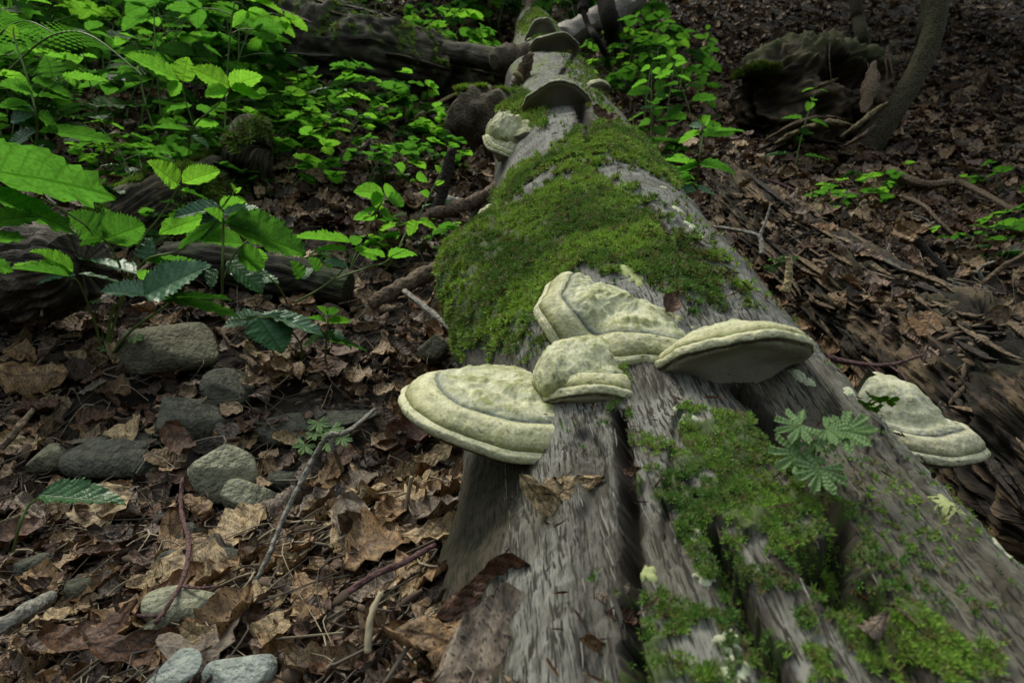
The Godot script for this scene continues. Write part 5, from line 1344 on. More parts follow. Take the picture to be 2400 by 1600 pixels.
	stem(o, [Vector3(-0.5229, 0.6834, -1.595), Vector3(-0.4649, 0.7076, -1.36), Vector3(-0.4922, 0.7402, -1.34), Vector3(-0.5013, 0.7518, -1.33)], 0.0022, 0.0014)
	stem(o, [Vector3(-0.5229, 0.6834, -1.595), Vector3(-0.3726, 0.706, -1.34), Vector3(-0.3249, 0.7423, -1.32), Vector3(-0.3034, 0.7774, -1.3)], 0.0024, 0.0014)
	stem(o, [Vector3(-0.3444, 0.7221, -1.33), Vector3(-0.2703, 0.7426, -1.3), Vector3(-0.2394, 0.7497, -1.29), Vector3(-0.2033, 0.7814, -1.27)], 0.002, 0.0012)
	leaves(o, [[Vector3(-0.3051, 0.7874, -1.3), Vector3(-0.4378, 0.8023, -1.3), Vector3(0.105, 0.9334, -0.3432), 0.0415, 0], [Vector3(-0.3076, 0.7857, -1.3), Vector3(-0.2869, 0.7982, -1.3), Vector3(-0.4731, 0.7885, -0.3931), 0.0332, 1], [Vector3(-0.3117, 0.7733, -1.3), Vector3(-0.3781, 0.7774, -1.3), Vector3(0.0606, 0.9694, -0.2377), 0.0332, 1], [Vector3(-0.3018, 0.7774, -1.3), Vector3(-0.2537, 0.7608, -1.3), Vector3(0.2906, 0.8427, -0.4532), 0.0298, 0], [Vector3(-0.4215, 0.7249, -1.36), Vector3(-0.4406, 0.7613, -1.36), Vector3(0.4761, 0.2494, -0.8433), 0.0434, 1], [Vector3(-0.4215, 0.7249, -1.36), Vector3(-0.3972, 0.7492, -1.36), Vector3(-0.4924, 0.4924, 0.7176), 0.0399, 3], [Vector3(-0.3769, 0.7402, -1.34), Vector3(-0.3965, 0.7658, -1.34), Vector3(0.4721, 0.362, -0.8038), 0.0342, 1], [Vector3(-0.2376, 0.7584, -1.28), Vector3(-0.2792, 0.7698, -1.28), Vector3(0.238, 0.8668, -0.4381), 0.0294, 0], [Vector3(-0.2335, 0.76, -1.28), Vector3(-0.178, 0.7698, -1.28), Vector3(-0.1533, 0.8689, -0.4706), 0.0408, 0], [Vector3(-0.3615, 0.7526, -1.3), Vector3(-0.3117, 0.7476, -1.3), Vector3(0.0873, 0.873, 0.4798), 0.0249, 3], [Vector3(-0.3502, 0.7423, -1.32), Vector3(-0.3586, 0.7633, -1.32), Vector3(0.6149, 0.246, -0.7493), 0.0337, 1]])
	o = plant("bramble_plant", "young bramble whip arching up against the dark branch and litter", Vector3(-0.341, 0.7594, -1.736))
	stem(o, [Vector3(-0.341, 0.7594, -1.736), Vector3(-0.242, 0.7732, -1.4), Vector3(-0.2121, 0.8235, -1.38), Vector3(-0.183, 0.855, -1.36), Vector3(-0.1527, 0.9157, -1.36), Vector3(-0.1396, 0.9417, -1.36)], 0.0026, 0.001)
	leaves(o, [[Vector3(-0.1856, 0.842, -1.36), Vector3(-0.144, 0.8246, -1.36), Vector3(0.3314, 0.7954, -0.5074), 0.0295, 4], [Vector3(-0.1891, 0.8394, -1.36), Vector3(-0.209, 0.8116, -1.36), Vector3(-0.6867, 0.4935, -0.5337), 0.0347, 4], [Vector3(-0.1657, 0.8897, -1.36), Vector3(-0.183, 0.8984, -1.36), Vector3(0.3587, 0.7173, -0.5973), 0.0226, 0], [Vector3(-0.1527, 0.9114, -1.36), Vector3(-0.1353, 0.9201, -1.36), Vector3(-0.413, 0.826, -0.3837), 0.0156, 4], [Vector3(-0.1422, 0.9348, -1.36), Vector3(-0.1509, 0.9521, -1.36), Vector3(0.7243, 0.3622, -0.5867), 0.0139, 4]])
	o = plant("bramble_plant", "low bramble with round bright leaves before the curved fallen branch", Vector3(-0.4021, 0.9256, -1.934))
	stem(o, [Vector3(-0.4021, 0.9256, -1.934), Vector3(-0.3045, 0.9005, -1.55), Vector3(-0.2821, 0.9238, -1.52)], 0.0024, 0.0014)
	leaves(o, [[Vector3(-0.285, 0.9277, -1.52), Vector3(-0.3499, 0.9412, -1.52), Vector3(0.1683, 0.8054, -0.5683), 0.0427, 0], [Vector3(-0.2831, 0.9277, -1.52), Vector3(-0.2598, 0.9373, -1.52), Vector3(-0.3031, 0.7275, -0.6155), 0.0485, 0], [Vector3(-0.2869, 0.9238, -1.52), Vector3(-0.3141, 0.9063, -1.52), Vector3(-0.4742, 0.7377, -0.4805), 0.0485, 0], [Vector3(-0.2736, 0.9147, -1.5), Vector3(-0.2353, 0.9004, -1.5), Vector3(0.3061, 0.8163, -0.4898), 0.0421, 1], [Vector3(-0.2986, 0.8947, -1.52), Vector3(-0.3499, 0.8753, -1.52), Vector3(-0.3482, 0.9228, -0.1651), 0.0349, 1], [Vector3(-0.2966, 0.8898, -1.52), Vector3(-0.2627, 0.8753, -1.52), Vector3(0.3747, 0.8744, -0.3083), 0.0427, 1], [Vector3(-0.251, 1.002, -1.6), Vector3(-0.2714, 1.017, -1.6), Vector3(0.5155, 0.6874, -0.5116), 0.0367, 0], [Vector3(-0.2255, 0.9867, -1.6), Vector3(-0.1949, 0.9796, -1.6), Vector3(0.2053, 0.8799, -0.4285), 0.0408, 0]])
	# big soft leaves that hang into the frame from the side
	o = plant("broad_leaf_plant", "plant with huge soft bright-green leaves entering at the frame's edge", Vector3(-0.6272, 0.7029, -0.72))
	stem(o, [Vector3(-0.6272, 0.5467, -0.72), Vector3(-0.6227, 0.6615, -0.72), Vector3(-0.5997, 0.7396, -0.72), Vector3(-0.5584, 0.7763, -0.72)], 0.004, 0.002)
	leaves(o, [[Vector3(-0.5905, 0.7832, -0.72), Vector3(-0.4123, 0.7708, -0.72), Vector3(0.0657, 0.944, -0.3233), 0.0872, 1], [Vector3(-0.5833, 0.7623, -0.74), Vector3(-0.4653, 0.727, -0.74), Vector3(0.2614, 0.8715, -0.4149), 0.0425, 1], [Vector3(-0.5721, 0.7212, -0.72), Vector3(-0.4978, 0.7396, -0.72), Vector3(-0.2327, 0.9425, -0.2398), 0.0321, 1], [Vector3(-0.5928, 0.7057, -0.74), Vector3(-0.5267, 0.7199, -0.74), Vector3(-0.2082, 0.9715, -0.1129), 0.0283, 1], [Vector3(-0.6136, 0.694, -0.76), Vector3(-0.5506, 0.6843, -0.76), Vector3(0.1216, 0.7904, -0.6004), 0.0291, 1]], 1)
	o = plant("lone_leaf_sprout", "sprout with one bluish oval leaf low in the corner litter", Vector3(-0.6797, 0.3012, -0.926))
	stem(o, [Vector3(-0.6797, 0.3012, -0.926), Vector3(-0.6086, 0.3664, -0.84), Vector3(-0.5968, 0.3959, -0.84), Vector3(-0.5807, 0.4093, -0.84)], 0.002, 0.0014)
	leaves(o, [[Vector3(-0.5818, 0.4114, -0.84), Vector3(-0.4757, 0.4029, -0.84), Vector3(0.0694, 0.8594, 0.5066), 0.0493, 2]], 2)
	o = plant("flat_green_leaf", "shiny green leaf with brown blotches lying beside the flat greenish stone", Vector3(-0.4656, 0.3026, -0.824))
	leaves(o, [[Vector3(-0.5476, 0.2625, -0.9), Vector3(-0.4615, 0.2866, -0.9), Vector3(-0.2552, 0.9113, 0.3231), 0.0344, 3]], 0)
	o = plant("bramble_plant", "bramble spray with translucent lime leaves spread before the mossy bank", Vector3(-1.006, 1.118, -2.114))
	stem(o, [Vector3(-1.006, 1.118, -2.114), Vector3(-0.8214, 1.14, -1.75), Vector3(-0.7415, 1.197, -1.72), Vector3(-0.7026, 1.233, -1.7)], 0.003, 0.0014)
	stem(o, [Vector3(-0.8158, 1.151, -1.75), Vector3(-0.8238, 1.208, -1.72), Vector3(-0.8218, 1.244, -1.7)], 0.002, 0.0014)
	leaves(o, [[Vector3(-0.7036, 1.233, -1.7), Vector3(-0.7893, 1.285, -1.7), Vector3(0.3526, 0.5804, -0.7341), 0.0564, 4], [Vector3(-0.7036, 1.235, -1.7), Vector3(-0.6245, 1.271, -1.7), Vector3(-0.37, 0.8186, -0.4393), 0.0694, 4], [Vector3(-0.7004, 1.231, -1.7), Vector3(-0.6202, 1.209, -1.7), Vector3(0.2405, 0.89, -0.3873), 0.0434, 0], [Vector3(-0.7091, 1.229, -1.7), Vector3(-0.7654, 1.217, -1.7), Vector3(-0.1941, 0.9177, -0.3467), 0.0585, 0], [Vector3(-0.8196, 1.246, -1.7), Vector3(-0.8142, 1.307, -1.7), Vector3(-0.8958, 0.08, -0.4372), 0.0607, 4], [Vector3(-0.8283, 1.25, -1.7), Vector3(-0.9584, 1.318, -1.7), Vector3(0.381, 0.7373, -0.5579), 0.0607, 0], [Vector3(-0.8348, 1.252, -1.72), Vector3(-0.8677, 1.224, -1.72), Vector3(-0.6369, 0.7642, -0.1016), 0.0483, 0], [Vector3(-0.8167, 1.204, -1.74), Vector3(-0.8833, 1.193, -1.74), Vector3(-0.1644, 0.9863, -0.0144), 0.0488, 1], [Vector3(-0.8056, 1.193, -1.74), Vector3(-0.7502, 1.187, -1.74), Vector3(0.0987, 0.9871, -0.1263), 0.0444, 1], [Vector3(-0.8317, 1.143, -1.76), Vector3(-0.9271, 1.155, -1.76), Vector3(0.1161, 0.987, -0.1111), 0.0449, 1], [Vector3(-0.8205, 1.155, -1.76), Vector3(-0.7588, 1.171, -1.76), Vector3(-0.2631, 0.9647, -0.0083), 0.0516, 0], [Vector3(-0.8261, 1.132, -1.76), Vector3(-0.7812, 1.104, -1.76), Vector3(0.4841, 0.7746, 0.4069), 0.0449, 2]])
	o = plant("bramble_plant", "tall bramble cane with broad leaves standing at the frame's edge", Vector3(-1.472, 1.085, -2.087))
	stem(o, [Vector3(-1.472, 1.085, -2.087), Vector3(-1.079, 1.078, -1.55), Vector3(-1.063, 1.168, -1.5), Vector3(-1.091, 1.254, -1.5), Vector3(-1.098, 1.291, -1.5)], 0.003, 0.0014)
	stem(o, [Vector3(-1.067, 1.137, -1.52), Vector3(-1.01, 1.168, -1.5), Vector3(-0.9815, 1.18, -1.5)], 0.002, 0.0014)
	leaves(o, [[Vector3(-1.01, 1.178, -1.5), Vector3(-1.018, 1.224, -1.5), Vector3(0.0135, 0.0022, -0.9999), 0.0574, 1], [Vector3(-0.9911, 1.178, -1.5), Vector3(-0.8858, 1.178, -1.5), Vector3(0, 0.999, -0.0438), 0.0344, 0], [Vector3(-1.058, 1.173, -1.5), Vector3(-0.9643, 1.138, -1.5), Vector3(0.3231, 0.8558, -0.4039), 0.0287, 1], [Vector3(-1.06, 1.168, -1.5), Vector3(-1.096, 1.187, -1.5), Vector3(0.4048, 0.7691, -0.4947), 0.0210, 0], [Vector3(-1.098, 1.264, -1.5), Vector3(-1.096, 1.297, -1.5), Vector3(-0.9595, 0.0548, -0.2762), 0.0287, 4], [Vector3(-1.044, 1.144, -1.5), Vector3(-1.125, 1.168, -1.5), Vector3(0.2628, 0.8934, -0.3644), 0.0574, 1], [Vector3(-1.041, 1.139, -1.5), Vector3(-0.9605, 1.135, -1.5), Vector3(0.0587, 0.9856, -0.1584), 0.0325, 0], [Vector3(-1.044, 1.099, -1.5), Vector3(-0.993, 1.063, -1.5), Vector3(0.4152, 0.5791, -0.7015), 0.0440, 1], [Vector3(-1.048, 1.099, -1.5), Vector3(-1.106, 1.087, -1.5), Vector3(-0.1205, 0.5559, 0.8225), 0.0536, 3], [Vector3(-1.041, 1.063, -1.5), Vector3(-0.8686, 1.052, -1.5), Vector3(0.063, 0.9451, -0.3205), 0.0383, 1], [Vector3(-1.048, 1.101, -1.5), Vector3(-1.125, 1.12, -1.5), Vector3(0.2345, 0.938, -0.2552), 0.0383, 1], [Vector3(-1.047, 1.063, -1.5), Vector3(-1.115, 1.034, -1.5), Vector3(-0.2167, 0.5202, 0.8261), 0.0478, 2], [Vector3(-1.044, 1.113, -1.48), Vector3(-1.11, 1.118, -1.48), Vector3(0.0693, 0.9698, -0.2338), 0.0283, 1]])
	o = plant("fern", "pale feathery fern frond arching over the brambles near the frame's upper corner", Vector3(-1.79, 1.363, -2.471), "ferns on the bank", "fern")
	for fp in [[Vector3(-1.29, 1.296, -1.75), Vector3(-1.169, 1.367, -1.72), Vector3(-1.058, 1.365, -1.7), Vector3(-0.9386, 1.279, -1.68), Vector3(-0.9009, 1.248, -1.66)], [Vector3(-1.396, 1.362, -1.8), Vector3(-1.312, 1.422, -1.78), Vector3(-1.241, 1.424, -1.76), Vector3(-1.161, 1.381, -1.74)]]:
		var fq := []
		for p in fp: fq.append(p - o.position)
		var fr := Node3D.new()
		fr.name = "frond"
		o.add_child(fr, true)
		part("rachis", tube(fq, [0.003, 0.002, 0.001], 5, 0.05, 6), M.stem_green, fr)
		pinnae(fr, fq, 0.26)
	# herbs with lobed leaves
	for h in [["herb_seedling", "pale herb with cut leaves rooted in the crack of the trunk", Vector3(0.2191, 0.5091, -0.4954), [[1840,975,0.465,0.024, 0.45], [1900,985,0.465,0.022, 0.4], [1838,1040,0.46,0.028, 0.5], [1885,1075,0.45,0.026, 0.6], [1940,990,0.46,0.027, 0.45], [1870,1010,0.46,0.015, 0.5]], 7, 5],
			["herb_seedling", "small herb with cut leaves growing between the whitish fungus and the trunk", Vector3(0.3406, 0.5302, -0.66), [[2020,912,0.56,0.012, 0.4], [2045,916,0.56,0.011, 0.4], [1990,925,0.55,0.010, 0.4], [2010,935,0.55,0.010, 0.4]], 3, 0],
			["herb_seedling", "green herb with lobed leaves beside the crooked grey stick's bend", Vector3(-0.3393, 0.428, -1.193), [[730,970,1.06,0.026, 0.5], [760,985,1.06,0.03, 0.5], [700,1022,1.04,0.026, 0.5], [750,1020,1.03,0.02, 0.6], [785,1005,1.05,0.024, 0.4], [720,995,1.05,0.02, 0.5]], 5, 5],
			["clover_sprout", "tiny clover-like sprout in the dark gap below the broad cream fungus", Vector3(-0.0615, 0.3809, -0.797), [[1055,1185,0.76,0.012, 0.8], [1035,1195,0.76,0.012, 0.8], [1075,1198,0.76,0.012, 0.8], [1052,1202,0.75,0.013, 0.8], [1050,1218,0.75,0.011, 0.8]], 1, 1],
			["herb_seedling", "feathery little herb at the foot of the bramble plant", Vector3(-0.8241, 0.5593, -1.388), [[240,800,1.36,0.02, 0.4], [265,815,1.36,0.02, 0.4], [220,690,1.3,0.018, 0.4], [310,775,1.3,0.022, 0.4]], 5, 5],
			["herb_seedling", "leafy seedling between the root-like branch and the trunk", Vector3(-0.1605, 0.8289, -1.85), [[1035,540,1.4,0.03, 0.3], [1060,560,1.4,0.03, 0.4], [1015,570,1.38,0.03, 0.4], [1050,585,1.36,0.03, 0.4]], 3, 1],
			["herb_seedling", "dark green seedling on the rotten log near its far end", Vector3(0.6911, 0.8071, -1.765), [[1790,595,1.5,0.034, 0.4], [1815,590,1.5,0.03, 0.3], [1775,610,1.5,0.03, 0.4]], 3, 1],
			["herb_seedling", "seedling with three leaves beyond the dark upturned root stub", Vector3(1.118, 0.804, -1.838), [[2090,585,1.9,0.05, 0.3], [2150,600,1.9,0.055, 0.4], [2175,590,1.9,0.045, 0.4], [2130,620,1.85,0.05, 0.5]], 5, 2]]:
		var at: Vector3 = h[2]
		o = plant(h[0], h[1], at, "small herbs sprouting in the litter", "herb")
		for q in h[3]:
			var d: float = q[2]
			var p := CAM + Vector3((q[0] - 1176.0) / 1568.0, (784.0 - q[1]) / 1568.0, -1.0) * d
			var s: float = q[3] * 1.25
			stem(o, [at, at.lerp(p, 0.5) + Vector3(rr(-0.004, 0.004), 0.004, 0), p], 0.0012, 0.0007)
			var v := (CAM - p).normalized()
			var up: Vector3 = (Vector3.UP * (1.0 - q[4]) + v * q[4] + Vector3(rr(-0.2, 0.2), 0, rr(-0.2, 0.2))).normalized()
			part("leaf", lobed_mesh(h[4], 0.55 if h[4] > 1 else 0.1, 4), M[TONES[h[5]]], o, Transform3D(sb(basis_up(up, p - at), Vector3.ONE * s), p - at))
	# bright shoots beside the upper trunk
	o = plant("nettle_plant", "nettle-like plant with pointed leaves standing on the trunk's far side by the rotten log's end", Vector3(0.6365, 1.116, -2.354))
	stem(o, [Vector3(0.6365, 1.116, -2.354), Vector3(0.5198, 1.089, -1.9), Vector3(0.532, 1.187, -1.9), Vector3(0.538, 1.211, -1.9)], 0.003, 0.0015)
	leaves(o, [[Vector3(0.5198, 1.18, -1.9), Vector3(0.6495, 1.201, -1.9), Vector3(-0.1567, 0.9863, -0.0515), 0.0485, 1], [Vector3(0.5259, 1.18, -1.9), Vector3(0.4592, 1.162, -1.9), Vector3(-0.2606, 0.9554, -0.1388), 0.0436, 0], [Vector3(0.5356, 1.205, -1.9), Vector3(0.5501, 1.229, -1.9), Vector3(-0.6439, 0.3864, -0.6604), 0.0364, 0], [Vector3(0.532, 1.199, -1.9), Vector3(0.4956, 1.205, -1.9), Vector3(0.1198, 0.7189, 0.6847), 0.0339, 3], [Vector3(0.5144, 1.09, -1.88), Vector3(0.6187, 1.075, -1.88), Vector3(0.1455, 0.9736, -0.1758), 0.0719, 1], [Vector3(0.5144, 1.087, -1.88), Vector3(0.4364, 1.066, -1.88), Vector3(-0.2426, 0.9278, -0.2835), 0.0552, 1], [Vector3(0.5144, 1.084, -1.88), Vector3(0.4124, 1.106, -1.88), Vector3(0.2059, 0.9722, -0.1118), 0.0432, 0], [Vector3(0.5053, 1.02, -1.86), Vector3(0.5623, 1.002, -1.86), Vector3(0.2282, 0.7302, 0.6441), 0.0474, 3], [Vector3(0.503, 1.014, -1.86), Vector3(0.4436, 1.008, -1.86), Vector3(-0.0819, 0.8192, 0.5677), 0.0546, 3], [Vector3(0.4911, 1.044, -1.86), Vector3(0.4318, 1.038, -1.86), Vector3(-0.0975, 0.9745, -0.2021), 0.0474, 1]])

# prototypes that the hillside's plants are copied from; each grows from its origin
func make_bramble(h: float, groups: int) -> Node3D:
	var o := plant("bramble_plant", "", Vector3.ZERO)
	var bend := Vector3(rr(-0.5, 0.5), 0, rr(-0.5, 0.5)) * h
	var path := [Vector3.ZERO, Vector3(bend.x * 0.2, h * 0.45, bend.z * 0.2), Vector3(bend.x * 0.55, h * 0.8, bend.z * 0.55), Vector3(bend.x, h, bend.z)]
	stem(o, path, 0.0035, 0.0015)
	for g in groups:
		var t := 0.3 + 0.7 * g / maxf(groups - 1, 1)
		var p: Vector3 = catmull(path, t)
		var a := g * 2.4 + rr(-0.4, 0.4)
		var e := p + Vector3(cos(a), rr(0.1, 0.5), sin(a)) * h * rr(0.16, 0.26)
		stem(o, [p, p.lerp(e, 0.5) + Vector3(0, 0.008, 0), e], 0.0018, 0.001)
		var s := h * rr(0.2, 0.29) * (1.15 - 0.35 * t)
		var tone: int = [1, 1, 2, 2, 1][rng.randi() % 5] if t < 0.65 else [0, 0, 1, 4, 0][rng.randi() % 5]
		for k in 3:
			var b: float = a + [0.0, 1.25, -1.25][k] + rr(-0.15, 0.15)
			var l: float = s * (1.0 if k == 0 else 0.82)
			put_leaf(o, e, e + Vector3(cos(b), rr(-0.3, 0.12), sin(b)) * l, Vector3(rr(-0.3, 0.3), 1, rr(-0.3, 0.3)), l * rr(0.58, 0.72), tone)
	return o

func make_nettle(h: float, pairs: int) -> Node3D:
	var o := plant("nettle_plant", "", Vector3.ZERO)
	var top := Vector3(rr(-0.15, 0.15), 1, rr(-0.15, 0.15)) * h
	var path := [Vector3.ZERO, top * 0.5 + Vector3(rr(-0.02, 0.02), 0, rr(-0.02, 0.02)), top]
	stem(o, path, 0.003, 0.0012)
	for g in pairs:
		var t := 0.25 + 0.75 * g / (pairs - 1.0)
		var p: Vector3 = catmull(path, t)
		var a := g * 1.57 + rr(-0.3, 0.3)
		for k in 2:
			var b := a + PI * k
			var l := h * rr(0.26, 0.36) * (1.2 - 0.75 * t)
			var e := p + Vector3(cos(b), 0.25, sin(b)) * l * 0.2
			put_leaf(o, e, e + Vector3(cos(b), rr(-0.35, 0.1), sin(b)) * l, Vector3(rr(-0.25, 0.25), 1, rr(-0.25, 0.25)), l * rr(0.45, 0.6), [1, 2, 1][rng.randi() % 3] if t < 0.8 else 0)
	return o

func make_cover(r: float, n: int) -> Node3D:
	var o := plant("ground_bramble", "", Vector3.ZERO)
	for g in n:
		var a := rr(0, TAU)
		var e := Vector3(cos(a) * r * rr(0.2, 1.0), rr(0.03, 0.16), sin(a) * r * rr(0.2, 1.0))
		if g % 2 == 0: stem(o, [Vector3.ZERO, e * 0.5 + Vector3(0, 0.03, 0), e], 0.0016, 0.0008)
		var s := rr(0.035, 0.06)
		var tone := [0, 1, 1, 4, 2][rng.randi() % 5] as int
		for k in 3:
			var b: float = a + [0.0, 1.3, -1.3][k] + rr(-0.2, 0.2)
			put_leaf(o, e, e + Vector3(cos(b), rr(-0.25, 0.2), sin(b)) * s, Vector3(rr(-0.4, 0.4), 1, rr(-0.4, 0.4)), s * rr(0.65, 0.85), tone)
	return o

func pinnae(fr: Node3D, path: Array, l: float) -> void:
	var P := PackedVector3Array()
	var idx := PackedInt32Array()
	for k in 26:
		var t := 0.14 + 0.86 * k / 26.0
		var p: Vector3 = catmull(path, t)
		var q: Vector3 = (catmull(path, minf(t + 0.02, 1.0)) - catmull(path, t - 0.02)).normalized()
		var sd := q.cross(Vector3.UP).normalized()
		var w := l * 0.26 * sin(PI * pow(clampf(t, 0.0, 1.0), 0.6)) + 0.004
		for s in [-1.0, 1.0]:
			for tooth in 5:
				# pinnules along each pinna
				var u0 := tooth / 5.0
				var c0: Vector3 = p + (sd * s + q * 0.35 - Vector3(0, 0.15, 0)) * w * u0
				var c1: Vector3 = p + (sd * s + q * 0.35 - Vector3(0, 0.15, 0)) * w * (u0 + 0.22)
				var hw := w * 0.1 * (1.1 - u0)
				var b := P.size()
				P.append_array([c0, c1, c0.lerp(c1, 0.6) + q * hw, c0.lerp(c1, 0.6) - q * hw])
				idx.append_array([b, b + 2, b + 1, b, b + 1, b + 3])
	part("pinnae", indexed_mesh(P, idx), M.leaf_mid, fr)

func make_fern(l: float) -> Node3D:
	var o := plant("fern", "", Vector3.ZERO, "ferns on the bank", "fern")
	for f in 5:
		var a := f * 1.26 + rr(-0.3, 0.3)
		var dir := Vector3(cos(a), 0, sin(a))
		var path := [Vector3.ZERO, dir * l * 0.3 + Vector3(0, l * 0.45, 0), dir * l * 0.7 + Vector3(0, l * 0.5, 0), dir * l + Vector3(0, l * 0.28, 0)]
		var fr := Node3D.new()
		fr.name = "frond"
		o.add_child(fr, true)
		part("rachis", tube(path, [0.004, 0.003, 0.001], 5, 0.05, 6), M.stem_green, fr)
		pinnae(fr, path, l)
	return o

func scatter(protos: Array, spots: Array, what: Array, tilt := 0.2) -> void:
	for s in spots:
		var p: Vector3 = s[0]
		var k := rng.randi() % protos.size()
		var lab := ""
		for w in what:
			lab = place_words(w, p)
			if lab: break
		if lab == "": continue
		var o: Node3D = (protos[k] as Node3D).duplicate()
		o.name = (protos[k] as Node3D).name
		add_child(o, true)
		o.set_meta("label", lab)
		o.position = p
		o.rotation = Vector3(rr(-tilt, tilt), rr(0, TAU), rr(-tilt, tilt))
		o.scale = Vector3.ONE * s[1] * rr(0.85, 1.15)

func spots_in(x0: float, x1: float, d0: float, d1: float, n: int, s: float) -> Array:
	var out := []
	var tries := 0
	while out.size() < n and tries < n * 30:
		tries += 1
		var d := rr(d0, d1)
		var x := rr(x0, x1)
		if absf(x - log_axis(minf(d, 5.6)).x) < 0.25: continue
		if x / d > -0.37 and x / d < -0.06 and d > 2.7 and d < 4.5 and rng.randf() < 0.85: continue
		out.append([Vector3(x, ground(x, -d) - 0.005, -d), s])
	return out

func build_hillside_plants() -> void:
	var br := []
	var ne := []
	var co := []
	for k in 5: br.append(make_bramble([0.34, 0.42, 0.3, 0.5, 0.38][k], [6, 7, 5, 8, 6][k]))
	for k in 4: ne.append(make_nettle([0.4, 0.5, 0.34, 0.45][k], [5, 6, 4, 6][k]))
	for k in 4: co.append(make_cover([0.12, 0.16, 0.2, 0.14][k], [8, 11, 14, 9][k]))
	var fe := [make_fern(0.42), make_fern(0.34)]
	var looks_b := ["leafy bramble", "wide bramble", "drooping bramble", "fresh green bramble", "tangled bramble", "bright-tipped bramble", "bushy bramble", "lanky bramble", "spreading bramble", "light green bramble", "thin-stemmed bramble", "low bramble"]
	var looks_n := ["upright nettle", "tall nettle", "broad-leaved nettle", "slender nettle", "young nettle", "dense nettle", "bright nettle", "leaning nettle"]
	var looks_c := ["low carpet bramble", "small-leaved ground bramble", "dark ground bramble", "bright ground bramble", "sprawling ground bramble", "tiny-leaved ground bramble", "patchy ground bramble", "dense ground bramble"]
	# the overgrown bank
	scatter(br, spots_in(-2.1, -0.85, 1.95, 3.1, 54, 1.05), looks_b)
	scatter(br, spots_in(-3.2, -0.6, 3.0, 4.6, 76, 1.15), looks_b)
	scatter(ne, spots_in(-2.0, -1.0, 2.0, 3.0, 16, 1.2), looks_n)
	scatter(ne, spots_in(-3.0, -0.7, 3.0, 4.4, 22, 1.3), looks_n)
	scatter(br, spots_in(-1.15, -0.85, 1.75, 2.1, 4, 0.8), looks_b)
	scatter(co, spots_in(-1.1, -0.35, 2.0, 3.2, 26, 1.0), looks_c)
	scatter(co, spots_in(-1.6, -0.5, 1.6, 2.2, 8, 0.7), looks_c)
	scatter(co, spots_in(-1.0, -0.22, 1.7, 2.6, 22, 0.75), looks_c)
	# around and beyond the trunk's tip
	scatter(br, spots_in(-1.6, 0.9, 4.6, 6.6, 60, 1.4), looks_b)
	scatter(co, spots_in(-1.4, 0.2, 3.6, 5.0, 22, 1.3), looks_c)
	scatter(co, spots_in(-2.2, -0.2, 4.3, 5.6, 26, 1.5), looks_c)
	scatter(ne, spots_in(-1.6, 1.2, 5.0, 7.0, 28, 1.4), looks_n)
	# the thinner growth on the other side
	scatter(br, spots_in(0.42, 1.0, 2.9, 4.4, 14, 0.85), looks_b)
	scatter(ne, spots_in(0.4, 1.1, 2.6, 4.2, 9, 0.8), looks_n)
	scatter(co, spots_in(0.4, 0.95, 1.9, 3.0, 7, 0.8), looks_c)
	scatter(co, spots_in(1.1, 2.0, 1.6, 2.6, 7, 0.7), looks_c)
	scatter(fe, [[Vector3(-1.62, ground(-1.62, -2.35), -2.35), 1.0], [Vector3(-1.95, ground(-1.95, -2.6), -2.6), 1.0], [Vector3(-0.35, ground(-0.35, -5.2), -5.2), 1.3], [Vector3(-0.8, ground(-0.8, -5.6), -5.6), 1.3], [Vector3(0.05, ground(0.05, -6.0), -6.0), 1.3]], ["arching fern", "feathery fern", "pale fern"], 0.15)
	for q in br + ne + co + fe: q.free()

